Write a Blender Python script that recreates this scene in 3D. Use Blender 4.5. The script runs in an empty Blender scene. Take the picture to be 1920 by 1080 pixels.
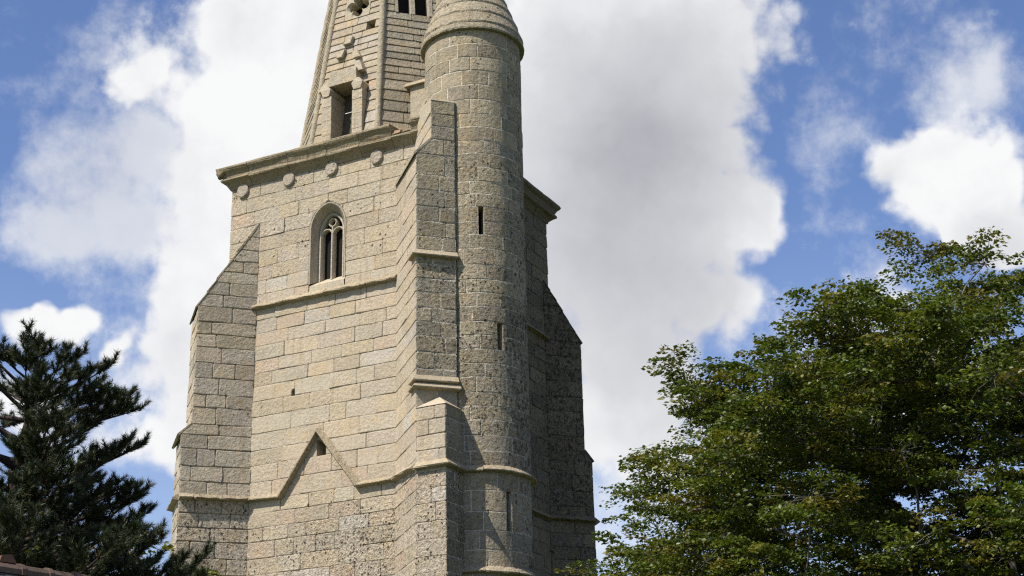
import bpy, bmesh, math, random
import numpy as np
from mathutils import Vector, Matrix

random.seed(7)
R = math.radians
SC = bpy.context.scene
COL = SC.collection

# ------------------------------------------------------------------ camera
PIT, ROLL, FPX = R(20.743), R(-1.311), 2896.0
_fw = Vector((0, math.cos(PIT), math.sin(PIT)))
_up = Vector((0, -math.sin(PIT), math.cos(PIT)))
_rt = Vector((1, 0, 0))
_rt2 = _rt * math.cos(ROLL) + _up * math.sin(ROLL)
_up2 = -_rt * math.sin(ROLL) + _up * math.cos(ROLL)
cam = bpy.data.cameras.new('camera')
cam.sensor_width = 36.0
cam.lens = FPX / 1920.0 * 36.0
cam.clip_end = 6000
cam.clip_start = 0.1
camo = bpy.data.objects.new('camera', cam)
COL.objects.link(camo)
M3 = Matrix((_rt2, _up2, -_fw)).transposed()
camo.matrix_world = Matrix.Translation((0, 0, 1.6)) @ M3.to_4x4()
SC.camera = camo

# ------------------------------------------------------------------ sun direction
BETA = R(27)
eA = Vector((math.cos(BETA), -math.sin(BETA), 0))     # along the sunlit face
eB = Vector((math.sin(BETA), math.cos(BETA), 0))      # along the shaded face
SUN_AZ, SUN_EL = R(25), R(50)
sun_h = -eA * math.sin(SUN_AZ) - eB * math.cos(SUN_AZ)
SUN = Vector((sun_h.x * math.cos(SUN_EL), sun_h.y * math.cos(SUN_EL), math.sin(SUN_EL)))
sl = bpy.data.lights.new('sun', 'SUN')
sl.energy = 5.0
sl.angle = R(0.53)
sl.color = (1.0, 0.94, 0.85)
so = bpy.data.objects.new('sun', sl)
COL.objects.link(so)
so.rotation_euler = SUN.to_track_quat('Z', 'Y').to_euler()
so.location = (-30, -20, 60)

# ------------------------------------------------------------------ world: sky with cumulus
W = bpy.data.worlds.new('World')
SC.world = W
W.cycles.sampling_method = 'MANUAL'
W.cycles.sample_map_resolution = 256
W.use_nodes = True
nt = W.node_tree
nt.nodes.clear()


class NB:
    """small helper to write node trees"""

    def __init__(s, tree):
        s.t = tree

    def n(s, typ, **kw):
        nd = s.t.nodes.new(typ)
        for k, v in kw.items():
            setattr(nd, k, v)
        return nd

    def put(s, sock, v):
        if v is None:
            return
        if isinstance(v, bpy.types.NodeSocket):
            s.t.links.new(v, sock)
        else:
            sock.default_value = v

    def m(s, op, a, b=None, c=None, clamp=False):
        nd = s.n('ShaderNodeMath', operation=op, use_clamp=clamp)
        for i, v in enumerate((a, b, c)):
            s.put(nd.inputs[i], v)
        return nd.outputs[0]

    def v(s, op, a, b=None, sc=None):
        nd = s.n('ShaderNodeVectorMath', operation=op)
        s.put(nd.inputs[0], a)
        if b is not None:
            s.put(nd.inputs[1], b)
        if sc is not None:
            s.put(nd.inputs['Scale'], sc)
        return nd.outputs['Value'] if op in ('LENGTH', 'DOT_PRODUCT', 'DISTANCE') else nd.outputs[0]

    def ramp(s, x, a, b, c=0.0, d=1.0, typ='SMOOTHSTEP'):
        nd = s.n('ShaderNodeMapRange', interpolation_type=typ)
        for i, v in enumerate((x, a, b, c, d)):
            s.put(nd.inputs[i], v)
        return nd.outputs[0]

    def mix(s, f, a, b, blend='MIX'):
        nd = s.n('ShaderNodeMix', data_type='RGBA', blend_type=blend)
        s.put(nd.inputs[0], f)
        s.put(nd.inputs[6], a)
        s.put(nd.inputs[7], b)
        return nd.outputs[2]

    def noise(s, vec, scale, detail=4, rough=.55, dist=0.0, out=0):
        nd = s.n('ShaderNodeTexNoise')
        if vec is not None:
            s.put(nd.inputs['Vector'], vec)
        nd.inputs['Scale'].default_value = scale
        nd.inputs['Detail'].default_value = detail
        nd.inputs['Roughness'].default_value = rough
        nd.inputs['Distortion'].default_value = dist
        return nd.outputs[out]

    def vor(s, vec, scale, feature='F1', out='Distance', rnd=1.0):
        nd = s.n('ShaderNodeTexVoronoi', feature=feature)
        if vec is not None:
            s.put(nd.inputs['Vector'], vec)
        nd.inputs['Scale'].default_value = scale
        nd.inputs['Randomness'].default_value = rnd
        return nd.outputs[out]


# cumulus masses: azimuth, elevation, half width, half height (radians), weight
CLOUDS = [(-0.164, 0.534, 0.074, 0.049, 1.0), (-0.192, 0.475, 0.072, 0.073, 1.1), (-0.199, 0.4, 0.055, 0.071, 1.1), (-0.213, 0.332, 0.039, 0.051, 0.9), (-0.224, 0.271, 0.055, 0.057, 0.9), (-0.02, 0.506, 0.163, 0.109, 1.3), (0.149, 0.522, 0.091, 0.053, 1.1), (0.105, 0.444, 0.082, 0.091, 1.25), (0.038, 0.399, 0.06, 0.062, 1.0), (0.154, 0.399, 0.035, 0.031, 1.0), (0.08, 0.339, 0.083, 0.089, 1.1), (0.146, 0.349, 0.029, 0.027, 0.6), (-0.267, 0.493, 0.033, 0.025, 0.85), (-0.284, 0.475, 0.022, 0.02, 0.5), (-0.316, 0.332, 0.032, 0.015, 1.1), (-0.29, 0.338, 0.014, 0.013, 0.8), (-0.261, 0.323, 0.013, 0.014, 1.0), (0.277, 0.428, 0.048, 0.033, 0.75), (0.311, 0.42, 0.051, 0.036, 0.8), (0.34, 0.402, 0.043, 0.042, 0.8), (0.338, 0.359, 0.029, 0.023, 1.0), (0.307, 0.39, 0.044, 0.026, 0.8), (0.308, 0.375, 0.013, 0.013, 0.8), (0.082, 0.253, 0.09, 0.055, 0.75), (-0.314, 0.273, 0.066, 0.039, 0.8), (0.243, 0.293, 0.099, 0.067, 0.8)]
VEILS = [(-0.291, 0.431, 0.061, 0.062, 0.8), (-0.243, 0.405, 0.039, 0.067, 0.5), (-0.325, 0.391, 0.052, 0.036, 0.62), (-0.257, 0.451, 0.033, 0.04, 0.55), (-0.277, 0.389, 0.039, 0.03, 0.4), (0.229, 0.453, 0.047, 0.036, 0.42), (0.21, 0.415, 0.039, 0.04, 0.45), (0.316, 0.455, 0.031, 0.048, 0.62), (0.338, 0.478, 0.017, 0.022, 0.4), (0.063, 0.22, 0.103, 0.068, 0.8), (0.187, 0.325, 0.042, 0.041, 0.4), (-0.255, 0.283, 0.041, 0.047, 0.8)]
SHADES = [(0.128, 0.5, 0.124, 0.086, 0.52), (0.085, 0.435, 0.111, 0.081, 0.62), (0.101, 0.451, 0.056, 0.051, 0.4), (0.063, 0.374, 0.102, 0.089, 0.8), (0.107, 0.358, 0.054, 0.045, 0.25), (0.018, 0.478, 0.085, 0.087, 0.25), (0.102, 0.283, 0.077, 0.068, 0.45), (-0.201, 0.305, 0.053, 0.068, 0.28), (0.337, 0.366, 0.039, 0.029, 0.4), (0.254, 0.417, 0.032, 0.02, 0.25), (-0.29, 0.424, 0.071, 0.066, 0.3), (-0.183, 0.523, 0.062, 0.03, 0.18)]


def blob_group(name, blist, noise_amp):
    """sum of soft cloud masses in azimuth and elevation"""
    grp = bpy.data.node_groups.new(name, 'ShaderNodeTree')
    grp.interface.new_socket('Dir', in_out='INPUT', socket_type='NodeSocketVector')
    grp.interface.new_socket('Density', in_out='OUTPUT', socket_type='NodeSocketFloat')
    g = NB(grp)
    gi = g.n('NodeGroupInput')
    go = g.n('NodeGroupOutput')
    sx = g.n('ShaderNodeSeparateXYZ')
    g.put(sx.inputs[0], gi.outputs[0])
    cx = g.n('ShaderNodeCombineXYZ')
    g.put(cx.inputs[0], g.m('ARCTAN2', sx.outputs[0], sx.outputs[1]))
    g.put(cx.inputs[1], g.m('ARCSINE', sx.outputs[2]))
    tot = None
    for (a0, e0, ra, re, w) in blist:
        q = g.n('ShaderNodeVectorMath', operation='MULTIPLY_ADD')
        g.put(q.inputs[0], cx.outputs[0])
        q.inputs[1].default_value = (1 / ra, 1 / re, 0)
        q.inputs[2].default_value = (-a0 / ra, -e0 / re, 0)
        s_ = g.ramp(g.v('LENGTH', q.outputs[0]), 1.3, 0.0, 0.0, w)
        tot = s_ if tot is None else g.m('ADD', tot, s_)
    g.put(go.inputs[0], tot)
    return grp


w_ = NB(nt)
tc = w_.n('ShaderNodeTexCoord')
dirv = tc.outputs['Generated']          # the view direction
warp = w_.noise(dirv, 11.0, 4, .58, out=1)
dwarp = w_.v('NORMALIZE', w_.v('ADD', dirv, w_.v('SCALE', w_.v('SUBTRACT', warp, (.5, .5, .5)), sc=0.075)))


def grp_eval(gr, vec):
    nd = w_.n('ShaderNodeGroup')
    nd.node_tree = gr
    w_.put(nd.inputs[0], vec)
    return nd.outputs[0]


G_C = blob_group('cloud_mass', CLOUDS, 1)
G_V = blob_group('thin_cloud', VEILS, 1)
G_S = blob_group('cloud_thickness', SHADES, 1)
fine = w_.noise(dirv, 16.0, 8, .63)
fine2 = w_.m('SUBTRACT', fine, .5)
dv2 = w_.v('ADD', dirv, w_.v('SCALE', w_.v('SUBTRACT', warp, (.5, .5, .5)), sc=0.05))
bil = w_.m('ADD', w_.m('MULTIPLY', w_.m('SUBTRACT', .42, w_.vor(dv2, 30.0)), .55), w_.m('MULTIPLY', w_.m('SUBTRACT', .42, w_.vor(dv2, 72.0)), .30))
# the same kind of cloud over the rest of the sky
ele = w_.n('ShaderNodeSeparateXYZ')
w_.put(ele.inputs[0], dirv)
rest = w_.ramp(w_.v('LENGTH', w_.v('MULTIPLY', w_.v('SUBTRACT', dirv, (0, .93, .37)), (1 / .42, 1 / .5, 1 / .32))), .9, 1.25)
gen = w_.m('MULTIPLY', w_.ramp(w_.noise(dirv, 3.0, 3, .55), .53, .68, 0, 1.0), rest)
dens = w_.m('ADD', w_.m('MINIMUM', grp_eval(G_C, dwarp), 1.3), gen)
d_full = w_.m('ADD', dens, w_.m('ADD', w_.m('MULTIPLY', fine2, 1.5), w_.m('MULTIPLY', bil, .8)))
alpha = w_.ramp(d_full, .22, .78)
v_ = w_.m('ADD', grp_eval(G_V, dwarp), w_.m('MULTIPLY', fine2, 2.8))
veil = w_.ramp(v_, .0, 1.1, 0.0, .75)
low_haze = w_.ramp(ele.outputs[2], .40, .05, 0.0, .28, 'LINEAR')
veil = w_.m('MAXIMUM', veil, low_haze)
thin = w_.m('MULTIPLY', veil, w_.m('SUBTRACT', 1.0, alpha))
cover = w_.m('ADD', alpha, thin)
shd = w_.m('ADD', grp_eval(G_S, dwarp), w_.m('MULTIPLY', gen, .35))
thick = w_.m('ADD', w_.m('MULTIPLY', shd, .66), w_.m('SUBTRACT', w_.m('MULTIPLY', fine2, w_.ramp(dens, .4, 1.2, .15, .5)), w_.m('MULTIPLY', bil, .16)))
ccol = w_.n('ShaderNodeValToRGB')
w_.put(ccol.inputs[0], thick)
els = ccol.color_ramp.elements
els[0].position = 0.0
els[0].color = (.96, .965, .97, 1)
els[1].position = 1.0
els[1].color = (.45, .46, .50, 1)
e_ = els.new(.35)
e_.color = (.70, .71, .74, 1)
alpha = cover
sky = w_.n('ShaderNodeTexSky')
sky.sky_type = 'NISHITA'
sky.sun_disc = False
sky.sun_elevation = SUN_EL
sky.sun_rotation = math.atan2(SUN.x, SUN.y)
sky.altitude = 60
sky.air_density = 1.0
sky.dust_density = 0.6
sky.ozone_density = 2.0
skyc = w_.mix(1.0, sky.outputs[0], (.80, .84, 1.02, 1), 'MULTIPLY')
bg1 = w_.n('ShaderNodeBackground')
w_.put(bg1.inputs[0], skyc)
bg1.inputs[1].default_value = 0.115
bg2 = w_.n('ShaderNodeBackground')
w_.put(bg2.inputs[0], ccol.outputs[0])
bg2.inputs[1].default_value = 0.74
mx = w_.n('ShaderNodeMixShader')
w_.put(mx.inputs[0], alpha)
nt.links.new(bg1.outputs[0], mx.inputs[1])
nt.links.new(bg2.outputs[0], mx.inputs[2])
wo = w_.n('ShaderNodeOutputWorld')
nt.links.new(mx.outputs[0], wo.inputs[0])

SC.cycles.use_denoising = False
SC.cycles.filter_width = 1.25
SC.cycles.max_bounces = 5
SC.cycles.diffuse_bounces = 2
SC.cycles.glossy_bounces = 2
SC.cycles.transmission_bounces = 2
SC.view_settings.view_transform = 'Standard'
SC.view_settings.look = 'None'
SC.view_settings.exposure = 0.42
SC.view_settings.gamma = 1.0
SC.view_settings.use_curve_mapping = False

# ------------------------------------------------------------------ materials


def mat_new(name):
    m = bpy.data.materials.new(name)
    m.use_nodes = True
    t = m.node_tree
    t.nodes.clear()
    b = NB(t)
    out = b.n('ShaderNodeOutputMaterial')
    p = b.n('ShaderNodeBsdfPrincipled')
    t.links.new(p.outputs[0], out.inputs[0])
    p.inputs['Roughness'].default_value = .9
    p.inputs['Specular IOR Level'].default_value = .25
    return m, b, p, out


def granite(name, bump=1.0):
    m, b, p, out = mat_new(name)
    co = b.n('ShaderNodeTexCoord').outputs['Object']
    at = b.n('ShaderNodeAttribute', attribute_name='tint')
    we = b.n('ShaderNodeAttribute', attribute_name='wear')
    sep = b.n('ShaderNodeSeparateColor')
    b.put(sep.inputs[0], we.outputs['Color'])
    pit, dark, moss = sep.outputs[0], sep.outputs[1], sep.outputs[2]
    n1 = b.noise(co, 1.3, 4, .6)
    n2 = b.noise(co, 12.0, 5, .6)
    n3 = b.noise(co, 24.0, 4, .75)
    f = b.m('ADD', b.ramp(n1, .3, .7, .90, 1.08, 'LINEAR'), b.m('ADD', b.m('MULTIPLY', b.m('SUBTRACT', n2, .5), b.m('ADD', .40, b.m('MULTIPLY', pit, 2.0))), b.m('MULTIPLY', b.m('SUBTRACT', n3, .5), b.m('ADD', .42, b.m('MULTIPLY', pit, .75)))))
    col = b.mix(1.0, at.outputs['Color'], f, 'MULTIPLY')
    # ochre and grey drifts across the masonry
    h1 = b.ramp(b.noise(co, 2.7, 5, .6), .50, .72, 0, .55)
    col = b.mix(h1, col, b.mix(1.0, col, (1.12, .98, .76, 1), 'MULTIPLY'))
    h2 = b.ramp(b.noise(b.v('ADD', co, (7, 3, 1)), 3.3, 6, .65), .52, .72, 0, .6)
    col = b.mix(h2, col, b.mix(1.0, col, (.86, .87, .90, 1), 'MULTIPLY'))
    # rain streaks
    st_ = b.noise(b.v('MULTIPLY', co, (7.0, 7.0, .42)), 1.0, 5, .6)
    st_ = b.m('MULTIPLY', b.ramp(st_, .50, .72), b.ramp(n1, .38, .62))
    col = b.mix(b.m('MULTIPLY', st_, .55), col, b.mix(1.0, col, (.60, .55, .46, 1), 'MULTIPLY'))
    # soot and dark lichen; on the turret also its painted-in shade
    dn = b.noise(b.v('MULTIPLY', co, (1, 1, .8)), 13.0, 6, .7)
    dthr = b.ramp(dark, 0, 1, .70, .40, 'LINEAR')
    dm = b.ramp(b.m('SUBTRACT', dn, dthr), -.03, .12, 0, .82)
    dm = b.m('MULTIPLY', dm, b.ramp(dark, 0, .06, 0, 1))
    col = b.mix(dm, col, (.026, .025, .02, 1))
    # eroded pits
    pn = b.noise(b.v('MULTIPLY', co, (1, 1, .85)), 15.0, 3, .55, .4)
    pzone = b.noise(co, 1.7, 3, .5)
    pthr = b.m('SUBTRACT', b.ramp(pit, 0, 1, .76, .60, 'LINEAR'), b.m('MULTIPLY', b.m('SUBTRACT', pzone, .5), .25))
    pm = b.ramp(b.m('SUBTRACT', pn, pthr), 0, .035)
    wob = b.v('ADD', co, b.v('SCALE', b.v('SUBTRACT', b.noise(co, 22.0, 2, .5, out=1), (.5, .5, .5)), sc=.07))
    vn = b.n('ShaderNodeTexVoronoi')
    b.put(vn.inputs['Vector'], b.v('MULTIPLY', wob, (1, 1, .72)))
    vn.inputs['Scale'].default_value = 13.0
    vs_ = b.n('ShaderNodeSeparateColor')
    b.put(vs_.inputs[0], vn.outputs['Color'])
    chance = b.m('ADD', b.m('MULTIPLY', b.m('SUBTRACT', pit, .30), .62), b.m('MULTIPLY', b.m('SUBTRACT', pzone, .5), 2.6))
    drop = b.m('MULTIPLY', b.ramp(vn.outputs['Distance'], .34, .22), b.ramp(b.m('SUBTRACT', chance, vs_.outputs[0]), 0, .05))
    drop = b.m('MULTIPLY', drop, b.ramp(pit, .15, .25))
    pm = b.m('MAXIMUM', pm, drop)
    col = b.mix(b.m('MULTIPLY', pm, .85), col, (.05, .04, .028, 1))
    # pale crustose lichen
    pl = b.ramp(b.m('SUBTRACT', b.noise(b.v('ADD', co, (3, 9, 4)), 11.0, 5, .6), b.ramp(dark, 0, 1, .73, .66, 'LINEAR')), 0, .03, 0, .55)
    col = b.mix(pl, col, (.46, .45, .40, 1))
    # yellow green growth
    mn = b.ramp(b.m('ADD', b.noise(co, 5.0, 6, .65), b.m('MULTIPLY', moss, .45)), .62, .92, 0, .75)
    mn = b.m('MULTIPLY', mn, b.ramp(moss, 0, .1))
    col = b.mix(mn, col, (.125, .095, .05, 1))
    b.put(p.inputs['Base Color'], col)
    hgt = b.m('ADD', b.m('MULTIPLY', n2, 1.15), b.m('MULTIPLY', n3, .35))
    hgt = b.m('SUBTRACT', hgt, b.m('MULTIPLY', pm, .8))
    hgt = b.m('MULTIPLY', hgt, b.m('ADD', .20, b.m('ADD', b.m('MULTIPLY', pit, 1.0), b.m('MULTIPLY', dark, .7))))
    bp = b.n('ShaderNodeBump')
    bp.inputs['Strength'].default_value = 1.0 * bump
    bp.inputs['Distance'].default_value = .06
    b.put(bp.inputs['Height'], hgt)
    m.node_tree.links.new(bp.outputs[0], p.inputs['Normal'])
    p.inputs['Roughness'].default_value = .95
    p.inputs['Specular IOR Level'].default_value = .12
    return m


def leafmat(name, trans, gloss=.45, spec=.35):
    m, b, p, out = mat_new(name)
    at = b.n('ShaderNodeAttribute', attribute_name='tint')
    b.put(p.inputs['Base Color'], at.outputs['Color'])
    p.inputs['Roughness'].default_value = gloss
    p.inputs['Specular IOR Level'].default_value = spec
    tr = b.n('ShaderNodeBsdfTranslucent')
    b.put(tr.inputs[0], b.mix(1.0, at.outputs['Color'], (1.15, 1.2, .45, 1), 'MULTIPLY'))
    ms = b.n('ShaderNodeMixShader')
    ms.inputs[0].default_value = trans
    m.node_tree.links.new(p.outputs[0], ms.inputs[1])
    m.node_tree.links.new(tr.outputs[0], ms.inputs[2])
    m.node_tree.links.new(ms.outputs[0], out.inputs[0])
    return m


def simple(name, c, rough=.9, var=.25, scale=8.0, c2=None, bump=.4, metal=0.0):
    m, b, p, out = mat_new(name)
    co = b.n('ShaderNodeTexCoord').outputs['Object']
    n = b.noise(co, scale, 6, .65)
    c2 = c2 or tuple(x * (1 - var) for x in c)
    col = b.mix(b.ramp(n, .35, .65), (*c, 1), (*c2, 1))
    b.put(p.inputs['Base Color'], col)
    p.inputs['Roughness'].default_value = rough
    p.inputs['Metallic'].default_value = metal
    bp = b.n('ShaderNodeBump')
    bp.inputs['Strength'].default_value = bump
    bp.inputs['Distance'].default_value = .02
    b.put(bp.inputs['Height'], n)
    m.node_tree.links.new(bp.outputs[0], p.inputs['Normal'])
    return m


def tinted(name, rough=.85, spec=.2, scale=20.0):
    m, b, p, out = mat_new(name)
    co = b.n('ShaderNodeTexCoord').outputs['Object']
    at = b.n('ShaderNodeAttribute', attribute_name='tint')
    n = b.noise(co, scale, 6, .7)
    b.put(p.inputs['Base Color'], b.mix(1.0, at.outputs['Color'], b.ramp(n, .25, .75, .6, 1.35, 'LINEAR'), 'MULTIPLY'))
    p.inputs['Roughness'].default_value = rough
    p.inputs['Specular IOR Level'].default_value = spec
    bp = b.n('ShaderNodeBump')
    bp.inputs['Strength'].default_value = .5
    bp.inputs['Distance'].default_value = .015
    b.put(bp.inputs['Height'], n)
    m.node_tree.links.new(bp.outputs[0], p.inputs['Normal'])
    return m


M_ST = granite('granite_ashlar')
M_VOID = simple('dark_interior', (.012, .011, .010), .95, .3, 3.0)  # near-black colour stands in for the unlit space behind openings
M_BEECH = leafmat('beech_leaf', .28, .45, .4)
M_YEL = leafmat('yellow_leaf', .3, .5, .3)
M_NEED = leafmat('pine_needle', .08, .5, .3)
M_BARK = simple('grey_bark', (.16, .145, .12), .9, .5, 14.0)
M_PBARK = simple('pine_bark', (.055, .04, .032), .95, .5, 18.0)
M_SLATE = tinted('slate', .6, .35)
M_TERRA = tinted('terracotta', .85, .2)
M_RENDER = simple('lime_render', (.50, .46, .38), .95, .2, 4.0)
M_IRON = simple('galvanised_iron', (.55, .53, .50), .5, .2, 30.0, metal=.4)
M_WOOD = simple('painted_wood', (.12, .16, .15), .6, .3, 9.0)

# ------------------------------------------------------------------ mesh helpers


def mesh(name, verts, faces, mats, parent=None, tint=None, wear=None, smooth=False, mi=None):
    me = bpy.data.meshes.new(name)
    me.from_pydata([tuple(v) for v in verts], [], faces)
    nf = len(me.polygons)
    if not isinstance(mats, (list, tuple)):
        mats = [mats]
    for m in mats:
        me.materials.append(m)
    if mi is not None:
        me.polygons.foreach_set('material_index', mi)
    if tint is not None:
        a = me.attributes.new('tint', 'FLOAT_COLOR', 'FACE')
        arr = np.ones((nf, 4), np.float32)
        arr[:, :3] = np.asarray(tint, np.float32)
        a.data.foreach_set('color', arr.ravel())
    if wear is not None:
        a = me.attributes.new('wear', 'FLOAT_COLOR', 'FACE')
        arr = np.ones((nf, 4), np.float32)
        arr[:, :3] = np.asarray(wear, np.float32)
        a.data.foreach_set('color', arr.ravel())
    if smooth:
        me.polygons.foreach_set('use_smooth', [True] * nf)
    me.update()
    o = bpy.data.objects.new(name, me)
    COL.objects.link(o)
    o.parent = parent
    return o


def big_mesh(name, V, F, mat, parent=None, tint=None, k=3):
    """fast numpy mesh, all faces with k corners"""
    me = bpy.data.meshes.new(name)
    V = np.asarray(V, np.float32)
    F = np.asarray(F, np.int32)
    me.vertices.add(len(V))
    me.vertices.foreach_set('co', V.ravel())
    me.loops.add(F.size)
    me.loops.foreach_set('vertex_index', F.ravel())
    me.polygons.add(len(F))
    me.polygons.foreach_set('loop_start', np.arange(0, F.size, k, dtype=np.int32))
    me.polygons.foreach_set('loop_total', np.full(len(F), k, np.int32))
    me.materials.append(mat)
    if tint is not None:
        a = me.attributes.new('tint', 'FLOAT_COLOR', 'FACE')
        arr = np.ones((len(F), 4), np.float32)
        arr[:, :3] = tint
        a.data.foreach_set('color', arr.ravel())
    me.update(calc_edges=True)
    o = bpy.data.objects.new(name, me)
    COL.objects.link(o)
    o.parent = parent
    return o


def empty(name, loc, rz=0.0, parent=None):
    o = bpy.data.objects.new(name, None)
    COL.objects.link(o)
    o.location = loc
    o.rotation_euler = (0, 0, rz)
    o.parent = parent
    o.empty_display_size = .3
    return o


def tag(o, label, cat, group=None):
    o['label'] = label
    o['category'] = cat
    if group:
        o['group'] = group
    return o


class Geo:
    """collects geometry with face tints"""

    def __init__(s):
        s.v, s.f, s.t, s.w = [], [], [], []

    def add(s, vs, fs, tint, wear=(0, 0, 0)):
        k = len(s.v)
        s.v += [tuple(x) for x in vs]
        multi = isinstance(tint, list)
        for i, f in enumerate(fs):
            s.f.append(tuple(j + k for j in f))
            s.t.append(tint[i] if multi else tint)
            s.w.append(wear)

    def box(s, x0, x1, y0, y1, z0, z1, tint, wear=(0, 0, 0)):
        vs = [(x0, y0, z0), (x1, y0, z0), (x1, y1, z0), (x0, y1, z0), (x0, y0, z1), (x1, y0, z1), (x1, y1, z1), (x0, y1, z1)]
        s.add(vs, [(0, 3, 2, 1), (4, 5, 6, 7), (0, 1, 5, 4), (1, 2, 6, 5), (2, 3, 7, 6), (3, 0, 4, 7)], tint, wear)

    def prism(s, bottom, top, tint, wear=(0, 0, 0)):
        n = len(bottom)
        fs = [tuple(range(n))[::-1], tuple(range(n, 2 * n))]
        fs += [(i, (i + 1) % n, n + (i + 1) % n, n + i) for i in range(n)]
        s.add(list(bottom) + list(top), fs, tint, wear)

    def build(s, name, mat, parent=None, smooth=False):
        return mesh(name, s.v, s.f, mat, parent, s.t, s.w, smooth)


RN = random.Random(11)


def jit(a):
    return RN.uniform(-a, a)


def vary(c, lo, hi):
    """one brightness factor for all three channels"""
    k = RN.uniform(lo, hi)
    return tuple(x * k for x in c)


def pal(kind):
    """stone colour for a kind of surface"""
    r = RN.random()
    if kind == 'A':
        base = [(.44, .375, .278), (.445, .385, .292), (.43, .37, .283), (.455, .38, .268), (.42, .355, .258)][RN.randrange(5)]
        if r > .94:
            base = (.45, .365, .27)
        elif r > .88:
            base = (.46, .412, .335)
        k = RN.uniform(.87, .98)
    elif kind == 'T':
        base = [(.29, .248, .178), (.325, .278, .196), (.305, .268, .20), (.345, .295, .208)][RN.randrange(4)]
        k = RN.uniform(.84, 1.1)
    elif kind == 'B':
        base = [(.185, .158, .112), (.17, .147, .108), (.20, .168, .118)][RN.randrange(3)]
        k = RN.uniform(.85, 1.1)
    else:
        base = [(.43, .372, .285), (.445, .38, .282), (.415, .365, .288)][RN.randrange(3)]
        k = RN.uniform(.80, 1.08)
    return tuple(c * k * (1 + jit(.008)) for c in base)


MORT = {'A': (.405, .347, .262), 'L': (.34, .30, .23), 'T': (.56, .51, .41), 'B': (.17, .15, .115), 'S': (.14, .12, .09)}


class Plane:
    """a vertical or leaning masonry face: s runs along it, z up, h outward"""

    def __init__(s, o, es, en, up=(0, 0, 1)):
        s.o, s.es, s.en, s.up = Vector(o), Vector(es), Vector(en), Vector(up)

    def __call__(s, a, z, h=0.0):
        return s.o + s.es * a + s.up * z + s.en * h


class Cyl:
    def __init__(s, c, r):
        s.c, s.r = c, r

    def __call__(s, a, z, h=0.0):
        t = a / s.r
        return Vector((s.c[0] + (s.r + h) * math.cos(t), s.c[1] + (s.r + h) * math.sin(t), z))


def inset(poly, d):
    n = len(poly)
    out = []
    for i in range(n):
        p0, p1, p2 = poly[i - 1], poly[i], poly[(i + 1) % n]
        a = (p1[0] - p0[0], p1[1] - p0[1])
        b = (p2[0] - p1[0], p2[1] - p1[1])
        la = math.hypot(*a) or 1e-6
        lb = math.hypot(*b) or 1e-6
        na = (-a[1] / la, a[0] / la)
        nb = (-b[1] / lb, b[0] / lb)
        k = 1 + na[0] * nb[0] + na[1] * nb[1]
        k = max(k, .35)
        out.append((p1[0] + d * (na[0] + nb[0]) / k, p1[1] + d * (na[1] + nb[1]) / k))
    return out


STONES = []    # collected before deciding which are single objects


JD = {'A': (.013, .011), 'L': (.020, .020), 'T': (.020, .003), 'B': (.018, .012)}
RGH = {'A': .007, 'L': .011, 'T': .008, 'B': .010}


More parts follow.
